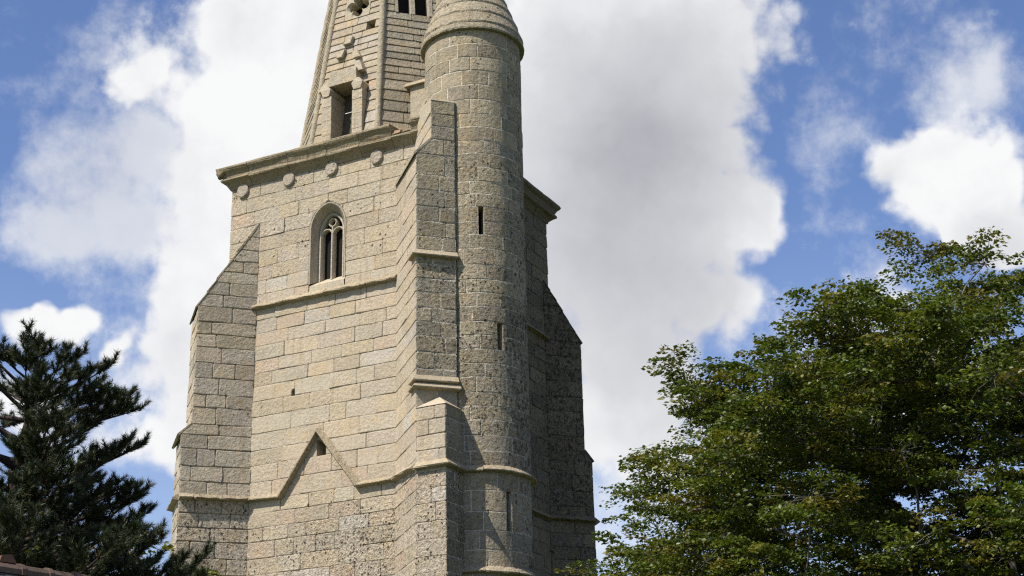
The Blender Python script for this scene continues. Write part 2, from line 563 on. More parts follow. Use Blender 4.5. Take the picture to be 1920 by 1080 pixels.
def stone(poly, S, kind, wear, joint=None, bevel=.011, proud=None, rough=None, curve=0, tint=None, tilt=0.0):
    """one ashlar block with its half of the mortar joint; poly is counter-clockwise in (s, z)"""
    jd = JD[kind]
    jd = (jd[0], jd[1] * RN.uniform(.25, 1.25))
    joint = joint or jd[0]
    rough = rough or RGH[kind]
    body = inset(poly, joint * .5)
    if curve:
        (a0, z0), (a1, _), (_, z1), _ = body
        dens = [(a0 + (a1 - a0) * i / curve, z0) for i in range(curve + 1)] + [(a1 - (a1 - a0) * i / curve, z1) for i in range(curve + 1)]
        (b0, y0), (b1, _), (_, y1), _ = poly
        out = [(b0 + (b1 - b0) * i / curve, y0) for i in range(curve + 1)] + [(b1 - (b1 - b0) * i / curve, y1) for i in range(curve + 1)]
    else:
        dens, out = [], []
        n = len(body)
        for i in range(n):
            p, q = body[i], body[(i + 1) % n]
            po, qo = poly[i], poly[(i + 1) % n]
            L = math.hypot(q[0] - p[0], q[1] - p[1])
            k = 3 if L > .55 else 2 if L > .2 else 1
            cr = min(RN.uniform(.008, .034) / max(L, .01), .2)
            ts_ = ([cr] + [j / k for j in range(1, k)] + [1 - cr]) if n <= 4 and L > .12 else [j / k for j in range(k)]
            for t in ts_:
                dens.append((p[0] + (q[0] - p[0]) * t, p[1] + (q[1] - p[1]) * t))
                out.append((po[0] + (qo[0] - po[0]) * t, po[1] + (qo[1] - po[1]) * t))
    dens = [(a + jit(rough), z + jit(rough)) for a, z in dens]
    n = len(dens)
    zs = [z for _, z in poly]
    zm, zh = (min(zs) + max(zs)) / 2, max(.05, (max(zs) - min(zs)) / 2)
    h = proud if proud is not None else max(0, .005 + jit(.006))
    front = inset(dens, bevel * RN.uniform(.7, 1.4)) if not curve else None
    if curve:
        cx_ = sum(p[0] for p in dens) / n
        bw, bz = (max(p[0] for p in dens) - min(p[0] for p in dens)) / 2, (max(p[1] for p in dens) - min(p[1] for p in dens)) / 2
        front = [(cx_ + (a - cx_) * (1 - bevel / max(bw, .05)), zm + (z - zm) * (1 - bevel / max(bz, .05))) for a, z in dens]
    am = sum(a for a, _ in poly) / len(poly)
    tx, tz = jit(.022 if kind in 'AS' else .04), jit(.02 if kind == 'A' else .03)
    tl = lambda z: tilt * (zm + zh - z) / (2 * zh)
    tw = lambda a, z: max(-.008, min(.014, tx * (a - am) + tz * (z - zm))) if not curve and not tilt else 0.0
    vs = [S(a, z, -jd[1]) for a, z in out]
    vs += [S(a, z, -jd[1]) for a, z in dens]
    vs += [S(a, z, max(-jd[1], h - bevel * .8 + tl(z) + tw(a, z))) for a, z in dens]
    vs += [S(a, z, h + jit(.003) + tl(z) + tw(a, z)) for a, z in front]
    fs, ts = [], []
    tint = tint or pal(kind)
    mo = MORT[kind]
    for r_ in range(3):
        for i in range(n):
            j = (i + 1) % n
            fs.append((r_ * n + i, r_ * n + j, (r_ + 1) * n + j, (r_ + 1) * n + i))
            ts.append(mo if r_ == 0 else tint)
    if curve:
        b = 3 * n
        for i in range(curve):
            fs.append((b + i, b + i + 1, b + n - 2 - i, b + n - 1 - i))
            ts.append(tint)
    else:
        fs.append(tuple(range(3 * n, 4 * n)))
        ts.append(tint)
    c = Vector((0, 0, 0))
    for v in vs[3 * n:]:
        c += v
    c /= n
    A = 0.0
    px = [to_px(v) for v in vs[3 * n:]]
    for i in range(n):
        x0, y0 = px[i]
        x1, y1 = px[(i + 1) % n]
        A += x0 * y1 - x1 * y0
    STONES.append(dict(v=vs, f=fs, t=ts, w=wear, c=c, px=to_px(c), area=abs(A) / 2, vis=True))
    return STONES[-1]


# tower frame: x along the sunlit face (right end = near corner), y along the shaded face
TC = Vector((-1.748, 33.2315, 0))


def to_w(p):
    return TC + eA * p[0] + eB * p[1] + Vector((0, 0, p[2]))


def to_px(p):
    q = to_w(p) - Vector((0, 0, 1.6))
    return (960 + FPX * q.dot(_rt2) / q.dot(_fw), 540 - FPX * q.dot(_up2) / q.dot(_fw))


def rows(z0, z1, h, levels=(), var=.14):
    L = [z0] + sorted(x for x in levels if z0 < x < z1) + [z1]
    out = []
    for a, b in zip(L, L[1:]):
        n = max(1, round((b - a) / h))
        ws = [1 + jit(var) for _ in range(n)]
        t = sum(ws)
        z = a
        for w in ws:
            out.append((z, z + (b - a) * w / t))
            z += (b - a) * w / t
    return out


def thin_out(pts):
    """drop points that lie on a straight line"""
    out = [pts[0]]
    for k in range(1, len(pts) - 1):
        a, b, c = out[-1], pts[k], pts[k + 1]
        if abs((b[0] - a[0]) * (c[1] - a[1]) - (b[1] - a[1]) * (c[0] - a[0])) > 4e-4:
            out.append(b)
    return out + [pts[-1]]


def lay(S, rws, s0, s1, kind, wear, wmin=.45, wmax=1.05, holes=(), curve=None, lod=True, **kw):
    """fill a face with courses. s0, s1: numbers or functions of z. holes: (a(z), b(z), za, zb)"""
    f0 = s0 if callable(s0) else (lambda z: s0)
    f1 = s1 if callable(s1) else (lambda z: s1)
    made = []
    prev = []
    for (za, zb) in rws:
        zm = (za + zb) / 2
        segs = [(f0, f1)]
        for (ha, hb, hz0, hz1) in holes:
            if zb > hz0 + .01 and za < hz1 - .01:
                new = []
                for (p, q) in segs:
                    if ha(zm) > p(zm) and hb(zm) < q(zm):
                        new += [(p, ha), (hb, q)]
                    else:
                        new.append((p, q))
                segs = new
        cuts_row = []
        for (p, q) in segs:
            a, b = p(zm), q(zm)
            if b - a < .03:
                continue
            cuts = [a]
            while True:
                w = RN.uniform(wmin, wmax)
                nx = cuts[-1] + w
                for t in prev:
                    if abs(t - nx) < .09:
                        nx += .16
                if nx > b - wmin * .55:
                    break
                cuts.append(nx)
            cuts.append(b)
            for i in range(len(cuts) - 1):
                l, r = cuts[i], cuts[i + 1]
                zz = [za + (zb - za) * k_ / 6 for k_ in range(7)] if not curve else [za, zb]
                lft = thin_out([(p(z) if i == 0 else l, z) for z in zz])
                rgt = thin_out([(q(z) if i == len(cuts) - 2 else r, z) for z in zz])
                poly = [lft[0]] + rgt + lft[:0:-1]
                # drop degenerate corners
                pp = []
                for c_ in poly:
                    if not pp or math.hypot(c_[0] - pp[-1][0], c_[1] - pp[-1][1]) > .012:
                        pp.append(c_)
                if len(pp) > 2 and math.hypot(pp[0][0] - pp[-1][0], pp[0][1] - pp[-1][1]) < .012:
                    pp.pop()
                if len(pp) < 3:
                    continue
                wr = wear(S((l + r) / 2, zm)) if callable(wear) else wear
                st = stone(pp, S, kind, wr, curve=(max(3, int((r - l) / .085)) if curve else 0), **kw)
                made.append(st)
            cuts_row += cuts[1:-1]
        prev = cuts_row
    return made


def flush(name, parent, made, n_single, sub='stone'):
    """the stones that show largest become objects of their own, the rest one mesh"""
    vis = [s for s in made if s['vis'] and -10 < s['px'][0] < 1930 and -10 < s['px'][1] < 1090]
    vis.sort(key=lambda s: -s['area'])
    one = vis[:n_single]
    ids = set(id(s) for s in one)
    for s in one:
        mesh(sub, s['v'], s['f'], M_ST, parent, s['t'], s['w'])
    rest = Geo()
    for s in made:
        if id(s) not in ids:
            rest.add(s['v'], s['f'], s['t'], s['w'])
    if rest.v:
        o = rest.build(name, M_ST, parent)
        o['kind'] = 'stuff'
    made.clear()


def sweep(g_, prof, path, tint, wear=(0, 0, 0), seg=.25, rough=.012, side=1, closed=False, vert=None):
    """profile (out, z) swept along a plan polyline with mitres; side=1: outward is to the right of travel"""
    pts = []
    n = len(path)
    cnt = n if closed else n - 1
    corner = []
    for i in range(cnt):
        a, b = Vector(path[i]), Vector(path[(i + 1) % n])
        L = (b - a).length
        k = max(1, int(L / seg))
        for j in range(k):
            pts.append(a + (b - a) * (j / k))
            corner.append((i, j == 0))
    if not closed:
        pts.append(Vector(path[-1]))
        corner.append((n - 1, True))
    N = len(pts)
    vs = []
    for i, p in enumerate(pts):
        if closed:
            a, b = pts[i - 1], pts[(i + 1) % N]
            d1, d2 = (p - a).normalized(), (b - p).normalized()
        else:
            d1 = (p - pts[i - 1]).normalized() if i else (pts[1] - p).normalized()
            d2 = (pts[i + 1] - p).normalized() if i < N - 1 else d1
        n1 = Vector((d1.y, -d1.x)) * side
        n2 = Vector((d2.y, -d2.x)) * side
        m_ = (n1 + n2)
        m_ = m_ / max(.3, 1 + n1.dot(n2))
        for (o_, z) in prof:
            oo = o_ + (jit(rough) if o_ > .01 else 0)
            vs.append((p.x + m_.x * oo, p.y + m_.y * oo, z + (jit(rough) if o_ > .01 else 0)))
    P = len(prof)
    fs = []
    for i in range(N if closed else N - 1):
        j = (i + 1) % N
        for k in range(P - 1):
            q = (i * P + k, i * P + k + 1, j * P + k + 1, j * P + k)
            fs.append(q if side < 0 else q[::-1])
    if not closed:
        fs.append(tuple(range(P)) if side > 0 else tuple(range(P))[::-1])
        fs.append(tuple((N - 1) * P + k for k in range(P))[::-1] if side > 0 else tuple((N - 1) * P + k for k in range(P)))
    g_.add(vs, fs, tint, wear)


def tube(g_, pts, rads, tint, k=6, wear=(0, 0, 0)):
    pts = [Vector(p) for p in pts]
    vs, fs = [], []
    N = len(pts)
    prev = None
    for i, p in enumerate(pts):
        t = (pts[min(i + 1, N - 1)] - pts[max(i - 1, 0)]).normalized()
        a = prev if prev is not None else (Vector((0, 0, 1)) if abs(t.z) < .9 else Vector((1, 0, 0)))
        u = (a - t * a.dot(t)).normalized()
        prev = u
        v = t.cross(u)
        for j in range(k):
            an = 2 * math.pi * j / k
            vs.append(p + (u * math.cos(an) + v * math.sin(an)) * rads[i])
    for i in range(N - 1):
        for j in range(k):
            fs.append((i * k + j, i * k + (j + 1) % k, (i + 1) * k + (j + 1) % k, (i + 1) * k + j))
    fs.append(tuple(range(k))[::-1])
    fs.append(tuple((N - 1) * k + j for j in range(k)))
    g_.add(vs, fs, tint, wear)


# ------------------------------------------------------------------ ground
m, b, p, out = mat_new('meadow_grass')
co = b.n('ShaderNodeTexCoord').outputs['Object']
b.put(p.inputs['Base Color'], b.mix(b.ramp(b.noise(co, .35, 8, .7), .35, .65), (.055, .085, .025, 1), (.10, .115, .04, 1)))
gx = []
for i in range(33):
    t = (i - 16) / 16
    gx.append(math.copysign(abs(t) ** 2.2 * 2600, t))
gv = [(x, y, 0.0) for y in gx for x in gx]
gf = [(j * 33 + i, j * 33 + i + 1, (j + 1) * 33 + i + 1, (j + 1) * 33 + i) for j in range(32) for i in range(32)]
o = mesh('ground', gv, gf, m)
o['kind'] = 'structure'
o['label'] = 'grassy ground around the church'

# ------------------------------------------------------------------ church tower
T = empty('church_tower', TC, -BETA)
tag(T, 'tall weathered granite church tower with diagonal buttresses, round stair turret and octagonal spire', 'church tower')
Q = 2 ** -.5
ZB = 5.2           # lowest coursed level, below the picture
Z_TOP = 18.06
LEV = (9.90, 14.70)
COURSES = rows(ZB, Z_TOP, .36, (9.86, 10.70, 11.06, 12.27, 14.68), .13)
CA = min(COURSES, key=lambda c: abs(c[0] - 14.3))[0]
CB = min(COURSES, key=lambda c: abs(c[0] - 17.2))[0]


def crs(a, b):
    """the shared courses between two levels; a cut sliver joins its neighbour"""
    r_ = [[max(a, x), min(b, y)] for x, y in COURSES if y > a + .001 and x < b - .001]
    if len(r_) > 1 and r_[0][1] - r_[0][0] < .2:
        r_[1][0] = r_[0][0]
        r_.pop(0)
    if len(r_) > 1 and r_[-1][1] - r_[-1][0] < .2:
        r_[-2][1] = r_[-1][1]
        r_.pop()
    return r_


LEDGE = (.365, .305, .212)


def string_blocks(prof, a, b, tint, wear, parent, side=1, lo=.7, hi=1.2):
    """a straight moulding laid in separate stones; returns the first one"""
    a, b = Vector(a), Vector(b)
    L = (b - a).length
    cuts = [0.0]
    while L - cuts[-1] > hi:
        cuts.append(cuts[-1] + RN.uniform(lo, hi))
    if L - cuts[-1] < lo * .5 and len(cuts) > 1:
        cuts.pop()
    cuts.append(L)
    for i, (t0, t1) in enumerate(zip(cuts, cuts[1:])):
        g_ = Geo()
        dz, do = jit(.010), jit(.010)
        pr = [(o_ + (do if o_ > .02 else 0), z + dz) for o_, z in prof]
        p, q = a.lerp(b, (t0 + (.005 if i else 0)) / L), a.lerp(b, (t1 - (.005 if t1 < L else 0)) / L)
        k = RN.uniform(.82, 1.1)
        sweep(g_, pr, [tuple(p), tuple(q)], tuple(c * k for c in tint), wear, seg=.16, rough=.011, side=side)
        g_.build('string_stone', M_ST, parent)

# --- body walls
core = Geo()
core.box(-5.96, -.05, .45, 5.95, 0, 18.5, (.30, .26, .19))
core.box(-5.96, -5.5, .03, .46, 0, 18.2, (.36, .31, .23))
core.box(-.5, -.05, .03, .46, 0, 18.2, (.36, .31, .23))
core.box(-5.96, -.05, .02, .46, 0, ZB, (.36, .31, .23))
core.box(-5.96, -.05, .02, .46, 17.9, 18.3, (.36, .31, .23))
wall = core.build('wall', M_ST, T)
void = Geo()
void.box(-5.4, -.6, .40, .44, 9, 17.6, (0, 0, 0))
void.build('dark_void', M_VOID, wall)

SA = Plane((0, 0, 0), (1, 0, 0), (0, -1, 0))
WC, WH, WSP, WAP = -3.03, .525, 16.42, 17.07     # belfry window: centre, half width, spring, apex


def arch(z):
    if z <= WSP:
        return WH
    if z >= WAP:
        return 0.0
    t = (z - WSP) / (WAP - WSP)
    return WH * (1 - t ** 2.1) ** .62


def wearA(p):
    low = max(0, min(1, (9.9 - p.z) / 1.0))
    right = max(0, min(1, (p.x + 4.6) / 2.2))
    pit = .12 + .75 * low * (.35 + .65 * right)
    if p.z > 15.4:
        pit += .16
    return (pit + jit(.10), .05 + (.05 if p.x < -4.6 else 0), 0)


hw = (lambda z: WC - arch(z), lambda z: WC + arch(z), 14.7, WAP + .3)
slot = (lambda z: -3.20, lambda z: -2.95, 10.70, 11.06)
hp = (lambda z: -3.965, lambda z: -3.865, 12.27, 12.27 + .28)
sA = lay(SA, crs(ZB, CA), -5.1, -1.0, 'A', wearA, holes=(slot, hp))
sA += lay(SA, crs(CA, CB), -5.99, -1.0, 'A', wearA, holes=(hw,))
sA += lay(SA, crs(CB, Z_TOP), -5.99, -.35, 'A', wearA, holes=(hw,))
zr = [c for c in COURSES if abs(c[0] - 12.27) < .001][0]
sA.append(stone([(-3.965, zr[0] + .13), (-3.865, zr[0] + .13), (-3.865, zr[1]), (-3.965, zr[1])], SA, 'A', (0, 0, 0)))
flush('wall_stones', wall, sA, 185)

STV = (.37, .325, .25)
for (a, b, z0, z1) in ((-3.20, -2.95, 10.70, 11.06), (-3.965, -3.865, 12.27, 12.40)):
    rv = Geo()
    q0 = [(a, -.0, z0), (b, -.0, z0), (b, -.0, z1), (a, -.0, z1)]
    q1 = [(x, .42, z) for x, _, z in q0]
    rv.add(q0 + q1, [(0, 1, 5, 4), (1, 2, 6, 5), (2, 3, 7, 6), (3, 0, 4, 7)], STV)
    rv.build('recess', M_ST, wall)

# --- face on the shaded side
SB = Plane((0, 0, 0), (0, 1, 0), (1, 0, 0))
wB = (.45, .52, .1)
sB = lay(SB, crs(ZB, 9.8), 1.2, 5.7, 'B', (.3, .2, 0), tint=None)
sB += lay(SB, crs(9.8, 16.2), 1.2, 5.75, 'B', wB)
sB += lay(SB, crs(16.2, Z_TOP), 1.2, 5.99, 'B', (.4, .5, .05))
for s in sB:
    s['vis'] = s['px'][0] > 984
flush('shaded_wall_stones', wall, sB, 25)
o = core  # keep name short

# --- diagonal buttresses
PJ_L = [(0, 1.63), (9.93, 1.63), (11.40, 1.67), (11.66, 1.42), (14.62, 1.43), (16.92, 0.0)]
PJ_R = [(0, 1.20), (9.93, 1.20), (11.45, 1.20), (11.72, 1.01), (14.64, 1.01), (16.30, 0.0)]


def prof_at(P, z):
    for (z0, p0), (z1, p1) in zip(P, P[1:]):
        if z <= z1:
            return p0 + (p1 - p0) * (z - z0) / (z1 - z0)
    return 0.0


def buttress(P, j, es, en, width, kind, wear, wear_low, n1, label, str_t):
    """P: projection by height; j: plan point where the seen side meets the wall; es: outward along it; en: its normal"""
    es, en = Vector((*es, 0)), Vector((*en, 0))
    j = Vector((*j, 0))
    g_ = Geo()
    lv = [z for z, _ in P]
    side = [(prof_at(P, z) - .04, z) for z in lv] + [(-1.0, lv[-1] + .05), (-1.0, 0)]
    near = [j + es * a - en * .04 + Vector((0, 0, z)) for a, z in side]
    far = [v - en * (width - .06) for v in near]
    g_.prism(near, far, (.33, .29, .21), wear)
    b_ = g_.build('buttress', M_ST, T)
    b_['label'] = label
    S = Plane(j, es, en)
    z_top = P[-1][0]
    f1 = lambda z: prof_at(P, z)
    made = lay(S, crs(ZB, 9.86), 0, f1, kind, wear_low, .42, .85)
    made += lay(S, rows(9.86, 11.66, .36, (11.40,)), 0, f1, kind, wear, .42, .9)
    made += lay(S, rows(11.66, 14.62, .35), 0, f1, kind, wear, .4, .95)
    made += lay(S, rows(14.62, z_top - .04, .34), 0, f1, kind, wear, .35, .9)
    flush('buttress_stones', b_, made, n1)
    for (pj, za, zb) in ((P[1][1], ZB, 11.40), (P[3][1], 11.66, 14.55)):
        SE = Plane(j + es * pj - en * width, en, es)
        made = lay(SE, rows(za, zb, .36), 0, width, kind, wear, .4, .8)
        for s in made:
            s['vis'] = False
        flush('end_stones', b_, made, 0)
    # sloping weathering stones on the head of the buttress and on its offset
    for (za, zb, n_) in ((P[4][0], P[5][0], 6), (P[2][0], P[3][0], 1)):
        g2 = Geo()
        for k in range(n_):
            t0, t1 = k / n_, (k + 1) / n_
            z0, z1 = za + (zb - za) * t0, za + (zb - za) * t1
            p0, p1 = prof_at(P, z0 + 1e-4), prof_at(P, z1 - 1e-4)
            d_ = Vector((p1 - p0, z1 - z0)).normalized()
            nn = Vector((d_.y, -d_.x))
            th = RN.uniform(.022, .06)
            lip = .05 if k == 0 else RN.uniform(.0, .03)
            pts = [(p0 - d_.x * lip, z0 - d_.y * lip), (p1, z1), (p1 + nn.x * th * .5, z1 + nn.y * th * .5), (p0 + nn.x * th - d_.x * lip, z0 + nn.y * th - d_.y * lip)]
            for (w0, w1) in ((-.012, width * .48), (width * .49, width + .012)):
                A_ = [j + es * a - en * w0 + Vector((jit(.004), jit(.004), z)) for a, z in pts]
                B_ = [j + es * a - en * w1 + Vector((jit(.004), jit(.004), z)) for a, z in pts]
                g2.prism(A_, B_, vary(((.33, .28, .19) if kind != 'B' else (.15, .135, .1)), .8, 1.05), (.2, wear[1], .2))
        g2.build('weathering', M_ST, b_)
    # drip of the string course round the buttress
    g3 = Geo()
    a_ = P[1][1]
    p0 = j + es * -.02
    pth = [(p0.x, p0.y), tuple((j + es * a_).xy), tuple((j + es * a_ - en * width).xy)]
    sd = 1 if (es.x * en.y - es.y * en.x) < 0 else -1
    string_blocks([(-.01, 9.825), (.0, 9.825), (.14, 9.855), (.145, 9.88), (.0, 9.985), (-.01, 9.99)], pth[0], pth[1], str_t, (.30, wear[1] * .6 + .1, .15), b_, sd, .45, .8)
    pth = [tuple((j + es * (a_ - .001)).xy), tuple((j + es * a_ - en * .001).xy), tuple((j + es * a_ - en * width).xy)]
    pth = pth[1:]
    sweep(g3, [(-.01, 9.825), (.0, 9.825), (.14, 9.855), (.145, 9.88), (.0, 9.985), (-.01, 9.99)], pth, str_t, (.1, wear[1] * .6, .15), side=sd)
    g3.build('string_course', M_ST, b_)
    return b_


buttress(PJ_L, (-5.06, 0), (-Q, -Q), (Q, -Q), 1.33, 'L', (.22, .10, 0), (.72, .14, 0), 62, 'grey diagonal buttress on the left', LEDGE)
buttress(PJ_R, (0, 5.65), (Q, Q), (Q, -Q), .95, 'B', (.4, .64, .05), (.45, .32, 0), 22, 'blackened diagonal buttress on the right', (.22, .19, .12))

# --- near buttress: diagonal above, square block below
NB_ = Geo()
E0 = Vector((.256, -1.326, 0))           # left front corner of the end face
ES = Vector((Q, Q, 0))                   # along the end face, to the right
EN = Vector((Q, -Q, 0))                  # outward
JA = Vector((-1.07, 0, 0))


def upto(z):
    return [Vector((p.x, p.y, z)) for p in base_]


ins = .04
base_ = [JA + Vector((ins, .3, 0)), E0 + (-EN + ES) * ins, E0 + ES * (.92 - ins) - EN * ins, E0 + ES * .90 - EN * 1.5]
NB_.prism(upto(10.9), upto(17.06), (.33, .29, .21), (.3, .1, 0))
base_ = [Vector((-.55, .3, 0)), E0 + ES * (.355 + ins) - EN * ins, E0 + ES * (.92 - ins) - EN * ins, E0 + ES * .90 - EN * 1.5]
NB_.prism(upto(17.0), upto(18.44), (.33, .29, .21), (.3, .1, 0))
base_ = [JA + Vector((ins, .3, 0)), Vector((E0.x + ins, E0.y + ins, 0)), Vector((.991 - ins, -1.326 + ins, 0)), Vector((.991 - ins, -.3, 0)), Vector((0, 0, 0))]
NB_.prism(upto(0), upto(10.98), (.34, .30, .22), (.3, .1, 0))
nb = NB_.build('buttress', M_ST, T)
nb['label'] = 'corner buttress nearest the viewer, grey end face above a square block'
SN = Plane(JA, (Q, -Q, 0), (-Q, -Q, 0))
made = lay(SN, crs(ZB, 17.06), 0, 1.875, 'A', lambda p: (.12 + (.35 if p.z < 9.7 else 0), .04, 0), .5, 1.2)
SN2 = Plane(Vector((-.57, .0, 0)), (Q, -Q, 0), (-Q, -Q, 0))
made += lay(SN2, rows(17.4, 18.48, .36), 0, 1.52, 'A', (.1, .05, 0), .5, 1.1)
SE = Plane(E0, ES, EN)
wend = lambda p: (.62 if p.z > 11.7 else .1, .14, 0) if p.z < 14.6 else (.42, .30, 0)
made += lay(SE, crs(11.0, 17.05), 0, .92, 'E' if False else 'T', wend, .35, .62)
made += lay(SE, rows(17.05, 17.45, .4), lambda z: .355 * min(1, max(0, (z - 17.05) / .4)), .92, 'T', (.4, .3, 0), .35, .6)
made += lay(SE, rows(17.45, 18.48, .34), .355, .92, 'T', (.4, .34, 0), .35, .6)
SF = Plane((0, -1.326, 0), (1, 0, 0), (0, -1, 0))
made += lay(SF, crs(ZB, 9.75), .256, .991, 'A', (.62, .05, 0), .3, .6)
made += lay(SF, rows(9.75, 10.99, .33), .256, .991, 'A', (.15, .10, 0), .3, .6)
SR = Plane((.991, 0, 0), (0, 1, 0), (1, 0, 0))
made += lay(SR, crs(ZB, 9.75), -1.326, -.55, 'T', (.7, .12, 0), .3, .6)
made += lay(SR, rows(9.75, 10.99, .33), -1.326, -.55, 'T', (.4, .25, 0), .3, .6)
flush('buttress_stones', nb, made, 75)
# sloping set-in on its left side
ws = Geo()
L0, L1 = JA, E0
U0, U1 = Vector((-.57, 0, 0)), E0 + ES * .355
for k in range(3):
    t0, t1 = k / 3 + .004, (k + 1) / 3 - .004
    a0, a1 = L0.lerp(L1, t0), L0.lerp(L1, t1)
    c0, c1 = U0.lerp(U1, t0), U0.lerp(U1, t1)
    o_ = Vector((-Q, -Q, 0)) * .06
    e2 = EN * (.02 if k == 2 else 0)
    lo = [a0 + o_ + Vector((0, 0, 17.0)), a1 + o_ + e2 + Vector((0, 0, 17.0)), c1 + e2 + Vector((0, 0, 17.42)), c0 + Vector((0, 0, 17.42))]
    hi = [a0 + o_ + Vector((0, 0, 17.07)), a1 + o_ + e2 + Vector((0, 0, 17.07)), c1 + e2 + Vector((0, 0, 17.50)), c0 + Vector((0, 0, 17.50))]
    ws.prism(lo[::-1], hi[::-1], vary((.34, .295, .215), .9, 1.05), (.2, .15, 0))
ws.build('weathering', M_ST, nb)
cp = Geo()
cp.prism([E0 + ES * .35 + EN * .01 + Vector((0, 0, 18.46)), E0 + ES * .92 + EN * .01 + Vector((0, 0, 18.46)), E0 + ES * .92 - EN * 1.0 + Vector((0, 0, 18.46)), E0 + ES * .35 - EN * 1.3 + Vector((0, 0, 18.46))],
         [E0 + ES * .37 - EN * .02 + Vector((0, 0, 18.52)), E0 + ES * .92 - EN * .02 + Vector((0, 0, 18.52)), E0 + ES * .92 - EN * 1.0 + Vector((0, 0, 18.85)), E0 + ES * .40 - EN * 1.3 + Vector((0, 0, 18.85))], (.37, .32, .23), (.1, .1, .1))
cp.build('coping', M_ST, nb)


def ledge(z0, z1, out0, out1, a, b, base=0.0):
    """a weathered ledge across the end face, wrapped a little round its left corner"""
    g_ = Geo()
    p0 = E0 - ES * 0 - EN * .45
    prof = [(-.01, z0 - .03), (.0, z0 - .03), (out1 + .02, z0 - .005), (out1 + .028, z0 + .02), (out0, z1), (-.01, z1 + .005)]
    pth = [tuple((E0 + ES * a - EN * .34).xy), tuple((E0 + ES * a).xy), tuple((E0 + ES * b).xy)]
    sweep(g_, prof, pth, LEDGE, (.05, .04, 0), seg=.3, side=1, rough=.004)
    g_.build('ledge', M_ST, nb)


ledge(14.53, 14.68, .012, .085, .0, .95)
ledge(11.60, 11.74, .012, .065, .0, .945)
ledge(11.44, 11.565, .03, .095, .02, .985)
cap = Geo()
AP = (.60, -.945, 11.30)
cb = [(.24, -1.27, 11.0), (.262, -1.345, 10.985), (1.01, -1.345, 10.985), (1.01, -.60, 11.0), (.62, -.94, 11.0)]
cap.add(cb + [AP], [(0, 1, 5), (1, 2, 5), (2, 3, 5), (3, 4, 5), (4, 0, 5), (0, 4, 3, 2, 1)], (.43, .37, .27), (.05, .03, 0))
cap.build('pyramid_cap', M_ST, nb)
lb = Geo()
sweep(lb, [(-.01, 9.615), (.0, 9.615), (.12, 9.64), (.128, 9.665), (.0, 9.79), (-.01, 9.80)],
      [(.256, -1.326), (.991, -1.326), (.991, -.50)], LEDGE, (.1, .06, .1), seg=.3)
lb.build('string_course', M_ST, nb)

# --- stair turret
TCX, TR = (.74, .55), 1.165
CY = Cyl(TCX, TR)
tu = Geo()
NS = 32
ring = lambda r, z: [(TCX[0] + r * math.cos(2 * math.pi * i / NS), TCX[1] + r * math.sin(2 * math.pi * i / NS), z) for i in range(NS)]
tu.prism(ring(TR - .42, 0), ring(TR - .42, 20.6), (.12, .10, .08))
tu.prism(ring(TR - .03, 0), ring(TR - .03, ZB), (.33, .29, .21), (.3, .1, 0))
tur = tu.build('stair_turret', M_ST, T)
tur['label'] = 'round stair turret with narrow slit openings'
SLITS = [(-57.6, -51.4, 15.12, 15.81), (-37.9, -31.2, 12.40, 13.04), (-31.0, -25.0, 8.37, 9.23)]
dg = lambda a: R(a) * TR
lev = [9.70] + [z for s in SLITS for z in s[2:]] + [7.56]
hol = [((lambda a: (lambda z: dg(a)))(s[0]), (lambda a: (lambda z: dg(a)))(s[1]), s[2], s[3]) for s in SLITS]


def wear_shadeT(p):
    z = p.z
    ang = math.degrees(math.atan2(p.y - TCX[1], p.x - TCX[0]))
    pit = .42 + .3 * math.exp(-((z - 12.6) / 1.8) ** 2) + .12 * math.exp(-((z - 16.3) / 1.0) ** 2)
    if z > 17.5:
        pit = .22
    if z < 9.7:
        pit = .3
    dk = .08 + max(0, (ang + 65) / 60) * .42  # dark lichen, raised towards the right to paint in the turret's shaded side
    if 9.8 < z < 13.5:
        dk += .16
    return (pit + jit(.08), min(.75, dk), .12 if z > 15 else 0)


made = lay(CY, rows(ZB, 20.42, .355, lev, .12), dg(-178), dg(95), 'T', wear_shadeT, .45, .95, holes=hol, curve=True, joint=.018)
for s in made:
    ang = math.degrees(math.atan2(s['c'].y - TCX[1], s['c'].x - TCX[0]))
    s['vis'] = -140 < ang < 5 and not (s['px'][0] < 856 and s['c'].z < 18.6)
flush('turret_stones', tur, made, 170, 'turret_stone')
for (a0, a1, z0, z1) in SLITS:
    g_ = Geo()
    q0 = [CY(dg(a0), z0, .0), CY(dg(a1), z0, .0), CY(dg(a1), z1, .0), CY(dg(a0), z1, .0)]
    q1 = [CY(dg(a0), z0, -.38), CY(dg(a1), z0, -.38), CY(dg(a1), z1, -.38), CY(dg(a0), z1, -.38)]
    g_.add(q0 + q1, [(0, 1, 5, 4), (1, 2, 6, 5), (2, 3, 7, 6), (3, 0, 4, 7)], (.36, .32, .24), (.1, .05, 0))
    s_ = g_.build('slit_window', M_ST, tur)
    mesh('dark_opening', q1, [(0, 1, 2, 3)], M_VOID, s_)
    # pale dressed edges either side
circ = lambda r, n=40, a0=-175, a1=70: [(TCX[0] + r * math.cos(R(a0 + (a1 - a0) * i / n)), TCX[1] + r * math.sin(R(a0 + (a1 - a0) * i / n))) for i in range(n + 1)]
for (z, oo, t_) in ((9.66, .105, LEDGE), (7.50, .09, LEDGE)):
    ang = -175.0
    while ang < 68:
        st_ = min(RN.uniform(24, 38), 70 - ang)
        g_ = Geo()
        dz = jit(.008)
        k = RN.uniform(.84, 1.08)
        sweep(g_, [(-.02, z - .05 + dz), (.0, z - .05 + dz), (oo * 1.15, z - .02 + dz), (oo * 1.22, z + .005 + dz), (.0, z + .12 + dz), (-.02, z + .125 + dz)],
              circ(TR, 8, ang + .2, ang + st_ - .2), tuple(c * k for c in t_), (.3, .14, .12), seg=3, rough=.006)
        g_.build('string_stone', M_ST, tur)
        ang += st_
